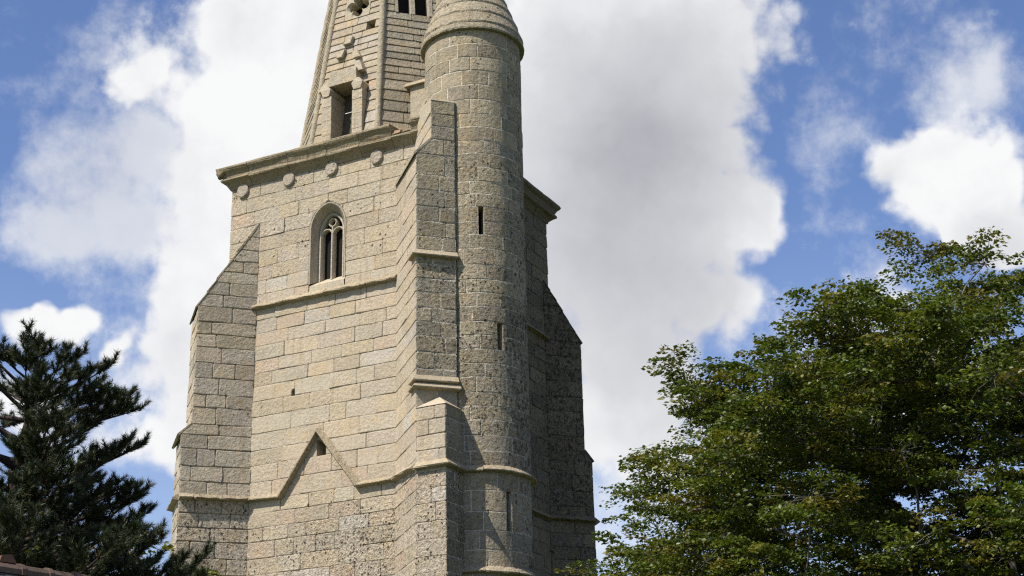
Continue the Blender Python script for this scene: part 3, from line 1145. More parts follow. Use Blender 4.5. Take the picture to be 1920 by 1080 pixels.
# conical stone cap in overlapping rings
z, k = 20.42, 0
capn = Geo()
rad = [(20.42, 1.255), (20.60, 1.235), (20.95, 1.12), (21.30, .99), (21.64, .865), (21.98, .74), (22.32, .62), (22.65, .50), (23.0, .38), (23.4, .25), (23.8, .12), (24.1, .03)]
cap_e = None
for (z0, r0), (z1, r1) in zip(rad, rad[1:]):
    g_ = Geo()
    N_ = 44
    t_ = vary((.34, .293, .21), .9, 1.08)
    rb = [[(TCX[0] + (r + jit(.004)) * math.cos(2 * math.pi * i / N_), TCX[1] + (r + jit(.004)) * math.sin(2 * math.pi * i / N_), zz + jit(.004)) for i in range(N_)]
          for r, zz in ((max(.01, r0 - .12), z0 - .01), (r0 + .012, z0 - .012), (r0 + .022, z0 + .03), (r1 + .003, z1), (max(.005, r1 - .14), z1))]
    vs = [v for r_ in rb for v in r_]
    fs = [(a * N_ + i, a * N_ + (i + 1) % N_, (a + 1) * N_ + (i + 1) % N_, (a + 1) * N_ + i) for a in range(4) for i in range(N_)]
    g_.add(vs, fs, t_, (.35, .26, .2))
    if cap_e is None:
        cap_e = g_.build('cap', M_ST, tur)
    else:
        g_.build('cap_ring', M_ST, tur)

# short wall joining turret and spire, with its coping
lk = Geo()
lk.box(-1.42, .1, 1.2, 1.75, 18.4, 20.36, (.38, .33, .245), (.1, .05, .05))
lk = lk.build('link_wall', M_ST, T)
g_ = Geo()
g_.prism([(-1.56, 1.10, 20.36), (.1, 1.10, 20.36), (.1, 1.85, 20.36), (-1.56, 1.85, 20.36)], [(-1.52, 1.14, 20.46), (.1, 1.14, 20.46), (.1, 1.85, 20.56), (-1.52, 1.85, 20.52)], LEDGE, (.1, .05, .2))
g_.build('coping', M_ST, lk)

# --- corbel discs under the cornice
for u in (-5.62, -4.21, -2.94, -1.63):
    g_ = Geo()
    n_ = 18
    rr = .185
    r0 = [(u + rr * math.cos(2 * math.pi * i / n_) * .92, .0, 17.94 + rr * math.sin(2 * math.pi * i / n_) * 1.05 + jit(.006)) for i in range(n_)]
    r1 = [(x, -.055, z_) for x, _, z_ in r0]
    r2 = [(u + (x - u) * .86, -.075, 17.94 + (z_ - 17.94) * .86) for x, _, z_ in r0]
    g_.add(r0 + r1 + r2, [(i, (i + 1) % n_, n_ + (i + 1) % n_, n_ + i) for i in range(n_)] + [(n_ + i, n_ + (i + 1) % n_, 2 * n_ + (i + 1) % n_, 2 * n_ + i) for i in range(n_)] + [tuple(range(2 * n_, 3 * n_))], (.36, .31, .245), (.25, .08, 0))
    g_.build('corbel_disc', M_ST, T)

# --- cornice of separate blocks
PROF = [(-.03, 18.02), (.02, 18.04), (.05, 18.10), (.13, 18.19), (.205, 18.235), (.215, 18.26), (.21, 18.30), (.175, 18.325), (.185, 18.36), (.22, 18.44), (.28, 18.50), (.305, 18.54), (.305, 18.585), (.28, 18.61), (-.25, 18.66), (-.25, 18.02)]
cor = Geo()
cor.box(-5.8, -.2, .2, 5.8, 18.45, 18.62, (.25, .22, .16))
cor = cor.build('cornice', M_ST, T)


def cblock(path, prof=PROF, k=1.0):
    g_ = Geo()
    t_ = vary((.27 * k, .225 * k, .152 * k), .85, 1.12)
    sweep(g_, prof, path, t_, (.15, .30, .24), seg=.35, rough=.009)
    g_.build('cornice_block', M_ST, cor)


cblock([(-6, 1.2), (-6, 0), (-5.35, 0)])
us = [-5.34, -4.15, -3.0, -2.05, -1.12]
for a, b in zip(us, us[1:]):
    cblock([(a + .006, 0), (b - .006, 0)])
low = [(o_, min(z_, 18.335)) for o_, z_ in PROF[:9]] + [(-.25, 18.36), (-.25, 18.02)]
cblock([(-1.114, 0), (-.58, 0)], low)
g_ = Geo()
for (a, b, h0, h1) in ((-1.10, -.86, 18.34, 18.47), (-.85, -.60, 18.34, 18.40)):
    g_.prism([(a, -.20, h0), (b, -.22, h0), (b, .2, h0), (a, .2, h0)], [(a + .03, -.12, h1), (b - .02, -.16, h1 - .03), (b, .2, h1), (a, .2, h1)], (.30, .205, .135), (.2, .2, .1))
g_.build('broken_block', M_ST, cor)
cblock([(-.57, 0), (.15, 0)])
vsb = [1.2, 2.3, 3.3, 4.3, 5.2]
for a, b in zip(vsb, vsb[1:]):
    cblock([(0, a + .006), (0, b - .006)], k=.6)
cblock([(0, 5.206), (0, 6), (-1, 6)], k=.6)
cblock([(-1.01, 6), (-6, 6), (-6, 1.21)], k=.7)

# carved stone at the corner of the cornice, worn to a lump
g_ = Geo()
nu, nv = 10, 7
vs = []
for i in range(nv + 1):
    for k in range(nu):
        th, ph = math.pi * i / nv, 2 * math.pi * k / nu
        r_ = .125 * (1 + .22 * math.sin(3 * ph + 2 * th) + jit(.10))
        vs.append((-6.20 + r_ * 1.0 * math.sin(th) * math.cos(ph), -.20 + r_ * 1.0 * math.sin(th) * math.sin(ph), 18.47 + r_ * math.cos(th)))
g_.add(vs, [(i * nu + k, i * nu + (k + 1) % nu, (i + 1) * nu + (k + 1) % nu, (i + 1) * nu + k) for i in range(nv) for k in range(nu)], (.25, .21, .135), (.3, .3, .2))
g_.build('carved_corner', M_ST, cor, smooth=True)

# --- string course under the belfry window, and the one that rises in a gable
sc_ = Geo()
SP = [(-.01, 14.61), (.0, 14.61), (.145, 14.64), (.15, 14.665), (.0, 14.80), (-.01, 14.805)]
string_blocks(SP, (-5.16, 0), (-1.03, 0), LEDGE, (.30, .14, .12), wall)
sc_ = Geo()
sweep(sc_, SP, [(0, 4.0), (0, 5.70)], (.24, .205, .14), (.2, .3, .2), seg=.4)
sc_.build('string_course', M_ST, T)
sc_ = Geo()
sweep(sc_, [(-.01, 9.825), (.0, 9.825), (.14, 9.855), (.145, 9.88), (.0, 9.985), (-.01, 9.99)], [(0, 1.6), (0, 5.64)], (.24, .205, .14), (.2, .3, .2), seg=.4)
sc_.build('string_course', M_ST, T)


def gable_string():
    """moulding in the plane of the sunlit face: level, up over a gable, level again, then down the buttress side"""
    g_ = Geo()
    path = [(-5.05, 9.90), (-4.17, 9.86), (-3.14, 11.30), (-2.03, 9.86), (-1.09, 9.88)]
    # profile across the moulding: (across, out); across > 0 is the upper side
    prof = [(-.065, -.01), (-.065, .0), (-.035, .145), (-.01, .15), (.085, .0), (.09, -.01)]
    pts = []
    for (a, b) in zip(path, path[1:]):
        a, b = Vector(a), Vector(b)
        k = max(1, int((b - a).length / .3))
        pts += [a + (b - a) * (i / k) for i in range(k)]
    pts.append(Vector(path[-1]))
    vs = []
    for i, p_ in enumerate(pts):
        d1 = (p_ - pts[i - 1]).normalized() if i else (pts[1] - p_).normalized()
        d2 = (pts[i + 1] - p_).normalized() if i < len(pts) - 1 else d1
        n1, n2 = Vector((-d1.y, d1.x)), Vector((-d2.y, d2.x))
        m_ = (n1 + n2) / max(.35, 1 + n1.dot(n2))
        for (ac_, oo) in prof:
            j_ = jit(.006) if oo > 0 else 0
            vs.append((p_.x + m_.x * (ac_ + j_), -(oo + j_), p_.y + m_.y * (ac_ + j_)))
    P_ = len(prof)
    fs = [(i * P_ + k, (i + 1) * P_ + k, (i + 1) * P_ + k + 1, i * P_ + k + 1) for i in range(len(pts) - 1) for k in range(P_ - 1)]
    fs += [tuple(range(P_)), tuple((len(pts) - 1) * P_ + k for k in range(P_))[::-1]]
    g_.add(vs, fs, (.35, .295, .205), (.3, .14, .15))
    return g_.build('gable_string', M_ST, T)


gable_string()
g_ = Geo()
sweep(g_, [(-.01, .01), (.0, .01), (.12, .04), (.128, .065), (.0, .19), (-.01, .2)], [tuple(JA.xy), tuple(E0.xy)], LEDGE, (.12, .06, .1), seg=.3)
g_.v = [(x, y, z + 9.80 - .20 * min(1, max(0, (x + 1.07) / 1.32))) for x, y, z in g_.v]
g_.build('string_course', M_ST, nb)

# --- belfry window
win = Geo()
zz = [15.0 + (WSP - 15.0) * i / 5 for i in range(6)] + [WSP + (WAP - WSP) * (1 - (1 - i / 12) ** 1.7) for i in range(1, 13)]
IWC, IWH, ISP, IAP, IDP = -3.06, .335, 16.36, 16.84, .30


def iarch(t):
    """inner outline at fraction t of the outline list"""
    return t


def outline(c, h, z0, sp, ap, n=12, pw=.62):
    l = [(c - h, z0 + (sp - z0) * i / 4) for i in range(5)]
    for i in range(1, n + 1):
        t = 1 - (1 - i / n) ** 1.7
        l.append((c - h * (1 - t ** 2.1) ** pw if i < n else c, sp + (ap - sp) * t))
    r_ = [(2 * c - x, z_) for x, z_ in l[-2::-1]]
    return l + r_


OUT = outline(WC, WH, 15.0, WSP, WAP)
MID = outline(WC, WH - .035, 15.0, WSP, WAP - .035)
INN = outline(IWC, IWH + .03, 15.14, ISP, IAP + .03)
INB = outline(IWC, IWH + .03, 15.14, ISP, IAP + .03)
n_ = len(OUT)
layers = [[(x, -.012, z_) for x, z_ in OUT], [(x, -.006, z_) for x, z_ in MID], [(x, IDP - .03, z_) for x, z_ in INN], [(x, .42, z_) for x, z_ in INB]]
vs = [v for l in layers for v in l]
fs = [(a * n_ + i, a * n_ + i + 1, (a + 1) * n_ + i + 1, (a + 1) * n_ + i) for a in range(3) for i in range(n_ - 1)]
win.add(vs, fs, (.37, .325, .25), (.12, .05, 0))
win = win.build('window', M_ST, T)
win['label'] = 'pointed belfry window with two narrow lights'
g_ = Geo()
g_.prism([(WC - WH + .02, -.004, 14.72), (WC + WH - .02, -.004, 14.72), (WC + WH - .02, .4, 14.72), (WC - WH + .02, .4, 14.72)],
         [(WC - WH + .03, -.004, 14.95), (WC + WH - .03, -.004, 14.95), (WC + WH - .1, .4, 15.22), (WC - WH + .1, .4, 15.22)], (.41, .36, .265), (.05, .03, 0))
g_.build('sill', M_ST, win)


def bar(g_, path, wdt, dep, y0, tint=(.42, .375, .29), wear=(.12, .04, 0), closed=False):
    """moulded stone bar following a path in the window plane"""
    pts = [Vector(p_) for p_ in path]
    N_ = len(pts)
    prof = [(-.5, 1), (-.5, .35), (-.2, 0), (.2, 0), (.5, .35), (.5, 1)]
    vs = []
    for i, p_ in enumerate(pts):
        a = pts[i - 1] if (i or closed) else p_
        b = pts[(i + 1) % N_] if (i < N_ - 1 or closed) else p_
        d1 = (p_ - a).normalized() if (p_ - a).length > 1e-6 else (b - p_).normalized()
        d2 = (b - p_).normalized() if (b - p_).length > 1e-6 else d1
        n1, n2 = Vector((-d1.y, d1.x)), Vector((-d2.y, d2.x))
        m_ = (n1 + n2) / max(.5, 1 + n1.dot(n2))
        for (a_, dd) in prof:
            vs.append((p_.x + m_.x * a_ * wdt, y0 + dd * dep, p_.y + m_.y * a_ * wdt))
    P_ = len(prof)
    fs = []
    for i in range(N_ if closed else N_ - 1):
        j_ = (i + 1) % N_
        for k in range(P_):
            fs.append((i * P_ + k, i * P_ + (k + 1) % P_, j_ * P_ + (k + 1) % P_, j_ * P_ + k))
    if not closed:
        fs += [tuple(range(P_)), tuple((N_ - 1) * P_ + k for k in range(P_))[::-1]]
    g_.add(vs, fs, tint, wear)


g_ = Geo()
bar(g_, outline(IWC, IWH, 15.12, ISP, IAP), .085, .16, IDP - .08)
fr = g_.build('frame', M_ST, win)
g_ = Geo()
bar(g_, [(IWC, 15.12), (IWC, 15.8), (IWC, 16.30)], .085, .15, IDP - .075)
g_.build('mullion', M_ST, win)
g_ = Geo()
for sx_ in (-1, 1):
    c_ = IWC + sx_ * IWH * .5
    bar(g_, [(c_ + .165 * math.cos(math.pi * (1 - i / 10)), 16.28 + .19 * math.sin(math.pi * i / 10)) for i in range(11)], .055, .13, IDP - .06)
bar(g_, [(IWC + .105 * math.cos(2 * math.pi * i / 16), 16.625 + .105 * math.sin(2 * math.pi * i / 16)) for i in range(16)], .05, .13, IDP - .06, closed=True)
bar(g_, [(IWC, 16.30), (IWC, 16.41), (IWC, 16.52)], .07, .13, IDP - .06)
g_.build('tracery', M_ST, win)
mesh('dark_opening', [(WC - .5, .405, 15.0), (WC + .45, .405, 15.0), (WC + .45, .405, 16.95), (WC - .5, .405, 16.95)], [(0, 1, 2, 3)], M_VOID, win)

# --- spire
SZ0, SW0, SK = 18.6, 4.97, .28
swid = lambda z: SW0 - SK * (z - SZ0)
SAP = SZ0 + SW0 / SK
SC0 = Vector((-3, 3, 0))
tn = math.tan(R(22.5))
core = Geo()


def octo(wd, z):
    return [tuple(SC0 + Vector((wd / 2 / math.cos(R(22.5)) * math.cos(R(22.5 + 45 * i)), wd / 2 / math.cos(R(22.5)) * math.sin(R(22.5 + 45 * i)), z))) for i in range(8)]


core.prism(octo(swid(18.4) - .75, 18.4), octo(swid(26.5) - .75, 26.5), (.10, .09, .07))
core.prism(octo(swid(26.4) - .04, 26.4), octo(.05, SAP), (.33, .29, .21), (.3, .2, .1))
spi = core.build('spire', M_ST, T)
spi['label'] = 'octagonal stone spire with moulded edges'
ZT = 26.6
srow_all = rows(18.4, 20.62, .33, (), .05) + rows(20.62, ZT, .215, (22.07, 22.29), .05)
for fi in range(8):
    ang = R(-90 + 45 * fi)           # outward normal; 0 = sunlit side
    nrm = Vector((math.cos(ang), math.sin(ang), 0))
    tan_ = Vector((-math.sin(ang), math.cos(ang), 0))
    # leaning plane: at height z the face lies swid/2 from the axis
    org = SC0 + nrm * (SW0 / 2 + SK / 2 * SZ0)
    upv = Vector((0, 0, 1)) - nrm * (SK / 2)
    S = Plane(org, tan_, nrm, upv)
    hs = []
    if fi == 0:
        hs = [(lambda z: -.62, lambda z: .585, 18.3, 20.62), (lambda z: -.39, lambda z: .39, 22.79, 23.57), (lambda z: .34, lambda z: .60, 22.30, 22.55)]
    if fi == 1:
        hs = [(lambda z: -.45, lambda z: .56, 22.80, 24.6)]
    rr = srow_all
    if fi == 0:
        rr = rows(18.4, 20.62, .33, (), .05) + rows(20.62, ZT, .215, (22.30, 22.55, 22.79, 23.57), .05)
    if fi == 1:
        rr = rows(18.4, 20.62, .33, (), .05) + rows(20.62, ZT, .215, (22.80, 24.6), .05)
    if fi in (3, 4, 5, 6):
        rr = rows(18.4, ZT, .33, (), .05)
    f0 = lambda z: -swid(z) / 2 * tn + .05
    f1 = lambda z: swid(z) / 2 * tn - .05
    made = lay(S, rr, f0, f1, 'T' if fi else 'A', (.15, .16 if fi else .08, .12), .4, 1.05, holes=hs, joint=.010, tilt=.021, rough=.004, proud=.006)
    # dark open joints of the spire
    for s in made:
        n4 = len(s['v']) // 4
        s['t'] = [MORT['S']] * n4 + s['t'][n4:]
        if fi == 0:
            s['t'] = s['t'][:n4] + [tuple(c * .90 for c in t_) for t_ in s['t'][n4:]]
        s['vis'] = fi in (0, 1)
    flush('spire_stones', spi, made, 60 if fi == 0 else 45 if fi == 1 else 0, 'spire_stone')
    # rib on the edge to the next face
    ea = ang + R(22.5)
    ed = Vector((math.cos(ea), math.sin(ea), 0))
    g_ = Geo()
    rp, rrad = [], []
    z = 18.5
    while z < ZT:
        rp.append(SC0 + ed * (swid(z) / 2 / math.cos(R(22.5)) - .01 + jit(.008)) + Vector((0, 0, z)))
        rrad.append(.088 + jit(.007))
        z += .28
    tube(g_, rp, rrad, (.35, .305, .22), 8, (.2, .12, .1))
    g_.build('edge_rib', M_ST, spi, smooth=True)

# lucarne on the sunlit side of the spire
YJ = .50
luc = Geo()
JT = (.41, .355, .265)
zj = [18.6, 19.2, 19.62, 20.02, 20.30]
for (a, b) in ((-3.64, -3.35), (-2.72, -2.42)):
    for z0, z1 in zip(zj, zj[1:]):
        e = jit(.006)
        luc.box(a + e, b + e, YJ + jit(.006), YJ + .9, z0 + .005, z1 - .005, vary(JT, .92, 1.05), (.15, .05, 0))
luc = luc.build('lucarne', M_ST, spi)
luc['label'] = 'gabled opening with its gable broken away'
g_ = Geo()
g_.prism([(-3.50, YJ + .03, 20.60), (-2.62, YJ + .03, 20.60), (-2.62, 1.2, 20.60), (-3.50, 1.2, 20.60)], [(-3.42, YJ + .05, 21.05), (-2.66, YJ + .05, 20.98), (-2.66, 1.2, 21.05), (-3.42, 1.2, 21.05)], tuple(c * .95 for c in JT), (.2, .08, 0))
g_.build('lintel', M_ST, luc)
g_ = Geo()
for (a, b, c_, d_) in ((-3.66, -3.36, 0, 0), (-2.73, -2.40, 0, 0)):
    g_.prism([(a + .06, YJ - .03, 20.30), (b - .06, YJ - .03, 20.30), (b - .06, 1.2, 20.30), (a + .06, 1.2, 20.30)],
             [(a, YJ - .04, 20.48), (b, YJ - .04, 20.48), (b, 1.2, 20.48), (a, 1.2, 20.48)], JT, (.1, .05, 0))
    g_.prism([(a, YJ - .04, 20.48), (b, YJ - .04, 20.48), (b, 1.2, 20.48), (a, 1.2, 20.48)],
             [(a + .12, YJ - .02, 20.62), (b - .12, YJ - .02, 20.62), (b - .12, 1.2, 20.66), (a + .12, 1.2, 20.66)], JT, (.1, .05, 0))
g_.build('kneeler_stone', M_ST, luc)
fyz = lambda z: 3 - swid(z) / 2
for (u, z, w1, h1, pr) in ((-3.17, 22.05, .24, .20, .14), (-3.36, 21.68, .18, .22, .14), (-2.80, 21.55, .22, .24, .14), (-2.62, 21.08, .24, .34, .24), (-3.70, 20.70, .30, .26, .20)):
    y = fyz(z)
    g_ = Geo()
    e = .45 if u > -3 else -.45
    g_.prism([(u - w1 / 2, y - pr, z - h1 / 2), (u + w1 / 2, y - pr, z - h1 / 2), (u + w1 / 2, y + .25, z - h1 / 2), (u - w1 / 2, y + .25, z - h1 / 2)],
             [(u - w1 * .32 - e * .2, y - pr * .75, z + h1 / 2), (u + w1 * .30 - e * .2, y - pr * .7, z + h1 / 2), (u + w1 * .4 - e * .2, y + .25, z + h1 / 2 + .05), (u - w1 * .45 - e * .2, y + .25, z + h1 / 2 + .05)], tuple(c * .96 for c in JT), (.2, .06, 0))
    g_.build('broken_crocket', M_ST, luc)
mesh('dark_opening', [(-3.4, 1.25, 18.6), (-2.7, 1.25, 18.6), (-2.7, 1.25, 20.6), (-3.4, 1.25, 20.6)], [(0, 1, 2, 3)], M_VOID, luc)
g_ = Geo()
tube(g_, [(-2.84, .80, 18.7), (-2.84, .80, 20.0)], [.014, .014], (.6, .58, .55), 6)
tube(g_, [(-3.12, .80, 19.86), (-2.60, .80, 19.86)], [.012, .012], (.6, .58, .55), 6)
g_.build('iron_bar', M_IRON, luc)

# quatrefoil opening: plate with a four-lobed hole
qc, qz = 0.0, 23.18
org = SC0 + Vector((0, -1, 0)) * (SW0 / 2 + SK / 2 * SZ0)
SQ = Plane(org, (1, 0, 0), (0, -1, 0), Vector((0, SK / 2, 1)))
N_ = 64
inner, outer = [], []
for i in range(N_):
    th = 2 * math.pi * i / N_
    lob = abs(math.cos(2 * th))
    ri = .15 + .15 * lob ** .55
    inner.append((qc + ri * math.cos(th), qz + ri * math.sin(th)))
    ro = .388 / max(abs(math.cos(th)), abs(math.sin(th)))
    outer.append((qc + ro * math.cos(th), qz + ro * math.sin(th)))
mid_ = [(qc + (x - qc) * 1.22, qz + (y - qz) * 1.22) for x, y in inner]
lay4 = [[SQ(x, z, .022) for x, z in outer], [SQ(x, z, .022) for x, z in mid_], [SQ(x, z, -.05) for x, z in inner], [SQ(x, z, -.32) for x, z in inner]]
g_ = Geo()
g_.add([v for l in lay4 for v in l], [(a * N_ + i, a * N_ + (i + 1) % N_, (a + 1) * N_ + (i + 1) % N_, (a + 1) * N_ + i) for a in range(3) for i in range(N_)], (.38, .33, .245), (.1, .06, .05))
qf = g_.build('quatrefoil', M_ST, spi)
mesh('dark_opening', [SQ(qc - .4, qz - .4, -.325), SQ(qc + .4, qz - .4, -.325), SQ(qc + .4, qz + .4, -.325), SQ(qc - .4, qz + .4, -.325)], [(0, 1, 2, 3)], M_VOID, qf)
g_ = Geo()
q0 = [SQ(x, z, .0) for x, z in ((.34, 22.30), (.60, 22.30), (.60, 22.55), (.34, 22.55))]
q1 = [SQ(x, z, -.30) for x, z in ((.34, 22.30), (.60, 22.30), (.60, 22.55), (.34, 22.55))]
g_.add(q0 + q1, [(0, 1, 5, 4), (1, 2, 6, 5), (2, 3, 7, 6), (3, 0, 4, 7)], (.36, .31, .23))
ph = g_.build('square_hole', M_ST, spi)
mesh('dark_opening', q1, [(0, 1, 2, 3)], M_VOID, ph)

# two-light window on the camera side of the spire
nrm = Vector((Q, -Q, 0))
tan_ = Vector((Q, Q, 0))
SW = Plane(SC0 + nrm * (SW0 / 2 + SK / 2 * SZ0), tan_, nrm, Vector((0, 0, 1)) - nrm * (SK / 2))
g_ = Geo()
for (a, b, za, zb, h0, h1) in ((-.45, -.37, 22.80, 24.6, -.30, .03), (.47, .56, 22.80, 24.6, -.30, .03), (-.02, .09, 22.80, 24.5, -.25, .01), (-.37, .47, 24.35, 24.59, -.30, .03)):
    v8 = [SW(a, za, h0), SW(b, za, h0), SW(b, za, h1), SW(a, za, h1), SW(a, zb, h0), SW(b, zb, h0), SW(b, zb, h1), SW(a, zb, h1)]
    g_.add(v8, [(0, 3, 2, 1), (4, 5, 6, 7), (0, 1, 5, 4), (1, 2, 6, 5), (2, 3, 7, 6), (3, 0, 4, 7)], (.37, .325, .25), (.1, .05, 0))
sw = g_.build('spire_window', M_ST, spi)
mesh('dark_opening', [SW(-.45, 22.7, -.32), SW(.56, 22.7, -.32), SW(.56, 24.6, -.32), SW(-.45, 24.6, -.32)], [(0, 1, 2, 3)], M_VOID, sw)

# ------------------------------------------------------------------ trees


def skeleton(root, top, targets, rng, n_trunk=10, bend=.3, up_bias=.35):
    """nodes and parents of a branch tree that reaches every target; radii follow how much each node carries"""
    pts = [Vector(root)]
    par = [-1]
    for i in range(1, n_trunk + 1):
        t = i / n_trunk
        p_ = Vector(root).lerp(Vector(top), t) + Vector((rng.uniform(-1, 1), rng.uniform(-1, 1), 0)) * bend * .35 * math.sin(math.pi * t)
        pts.append(p_)
        par.append(i - 1)
    ends = []
    axis = Vector(top) - Vector(root)
    order = sorted(range(len(targets)), key=lambda i: (Vector(targets[i]) - pts[min(n_trunk, 6)]).length)
    P = np.array([tuple(p_) for p_ in pts])
    ends = [0] * len(targets)
    for ti in order:
        t = Vector(targets[ti])
        tv = np.array(tuple(t))
        d_ = np.linalg.norm(P - tv, axis=1)
        # prefer starting points lower than the target
        pen = np.where(P[:, 2] > tv[2] - .25 * d_, (P[:, 2] - tv[2] + .25 * d_) * 1.6, 0)
        low_ = np.where(P[:, 2] < root[2] + .16 * axis.z, 9.0, 0)
        k = int(np.argmin(d_ + pen + low_))
        a = Vector(P[k])
        L = (t - a).length
        n = max(2, int(L / .45))
        ctrl = a.lerp(t, .5) + Vector((rng.uniform(-1, 1), rng.uniform(-1, 1), rng.uniform(-.3, 1) * up_bias * 2)) * L * .14
        prev = k
        new = []
        for i in range(1, n + 1):
            s = i / n
            p_ = a * (1 - s) ** 2 + ctrl * (2 * s * (1 - s)) + t * s * s
            pts.append(p_)
            par.append(prev)
            prev = len(pts) - 1
            new.append(tuple(p_))
        P = np.vstack([P, np.array(new)])
        ends[ti] = prev
    return pts, par, ends


def branch_mesh(pts, par, tip_r, expo=2.3, k=5):
    n = len(pts)
    load = np.zeros(n)
    ch = [[] for _ in range(n)]
    for i in range(n):
        if par[i] >= 0:
            ch[par[i]].append(i)
    for i in range(n - 1, -1, -1):
        if not ch[i]:
            load[i] = max(load[i], 1)
        if par[i] >= 0:
            load[par[i]] += load[i]
    rad = tip_r * load ** (1 / expo)
    g_ = Geo()
    # chains: follow the heaviest child
    started = []
    for i in range(n):
        if par[i] < 0:
            started.append((i, None))
    stack = list(started)
    while stack:
        i, p_ = stack.pop()
        chain = [] if p_ is None else [p_]
        rr = [] if p_ is None else [min(rad[p_], rad[i] * 1.15)]
        while True:
            chain.append(i)
            rr.append(rad[i])
            if not ch[i]:
                break
            c_ = sorted(ch[i], key=lambda q: -load[q])
            for q in c_[1:]:
                stack.append((q, i))
            i = c_[0]
        if len(chain) > 1:
            tube(g_, [pts[c_] for c_ in chain], rr, (0, 0, 0), k if rr[0] < .05 else 8)
    return g_


def crown_targets(c, rx, ry, rz, n, rng, shell=.55, zmin=-.6, noise_=.045):
    out = []
    while len(out) < n:
        d_ = Vector((rng.gauss(0, 1), rng.gauss(0, 1), rng.gauss(0, 1))).normalized()
        if d_.z < zmin:
            continue
        r_ = shell + (1 - shell) * rng.random() ** .55
        dh = math.hypot(d_.x, d_.y)
        r_ /= (dh ** 2.1 + abs(d_.z) ** 2.1) ** (1 / 2.1)
        lump = 1 + noise_ * (math.sin(d_.x * 5 + 1.3) * math.cos(d_.y * 4.2) + .7 * math.sin(d_.z * 7 + d_.x * 3)) + rng.uniform(-.06, .06)
        out.append((c[0] + d_.x * rx * r_ * lump, c[1] + d_.y * ry * r_ * lump, c[2] + d_.z * rz * r_ * lump))
    return out


def leaves(cent, axes_out, n_per, rng, size, spread, flat, tints, droop=.2, tiltj=.55):
    """leaf sprays: for each centre a flat fan of leaves that droops at its rim. Returns vertex, face, tint arrays"""
    C = np.repeat(np.asarray(cent, float), n_per, axis=0)
    O = np.repeat(np.asarray(axes_out, float), n_per, axis=0)
    N = len(C)
    th = rng.uniform(0, 2 * np.pi, N)
    rr = np.sqrt(rng.uniform(0, 1, N))
    sp = np.repeat(rng.uniform(.65, 1.3, len(cent)), n_per) * spread
    # fan longer along its outward direction
    side = np.stack([-O[:, 1], O[:, 0], np.zeros(N)], 1)
    side /= np.linalg.norm(side, axis=1, keepdims=True) + 1e-6
    la = (rr * np.cos(th))[:, None]
    lb_ = (rr * np.sin(th))[:, None]
    pos = C + O * la * sp[:, None] * 1.25 + side * lb_ * sp[:, None] * .8
    pos[:, 2] += rng.normal(0, 1, N) * flat * sp - droop * (rr ** 2) * sp
    # leaf axis: outward from the fan's stem, nearly level
    ax = O * .6 + side * (lb_ * 1.2) + O * la * .5 + rng.normal(0, .45, (N, 3))
    ax[:, 2] = ax[:, 2] * .6 - .12
    ax /= np.linalg.norm(ax, axis=1, keepdims=True)
    up_ = rng.normal(0, tiltj, (N, 3))
    up_[:, 2] += 1
    w = np.cross(up_, ax)
    w /= np.linalg.norm(w, axis=1, keepdims=True) + 1e-6
    nn = np.cross(ax, w)
    L = size * rng.uniform(.7, 1.25, N)[:, None]
    Wd = L * .33
    V = np.empty((N, 4, 3))
    V[:, 0] = pos - ax * L * .5
    V[:, 1] = pos + w * Wd + nn * L * .10
    V[:, 2] = pos + ax * L * .5 - nn * L * .06
    V[:, 3] = pos - w * Wd + nn * L * .10
    base = np.arange(N) * 4
    F = np.empty((N, 2, 3), np.int32)
    F[:, 0] = np.stack([base, base + 1, base + 2], 1)
    F[:, 1] = np.stack([base, base + 2, base + 3], 1)
    tt = np.asarray(tints)
    ti = rng.integers(0, len(tt), len(cent))
    # whole sprays share a hue, single leaves vary a little
    T_ = np.repeat(tt[ti], n_per, axis=0) * rng.uniform(.75, 1.25, (N, 1))
    T_ = np.repeat(T_, 2, axis=0)
    return V.reshape(-1, 3), F.reshape(-1, 3), T_


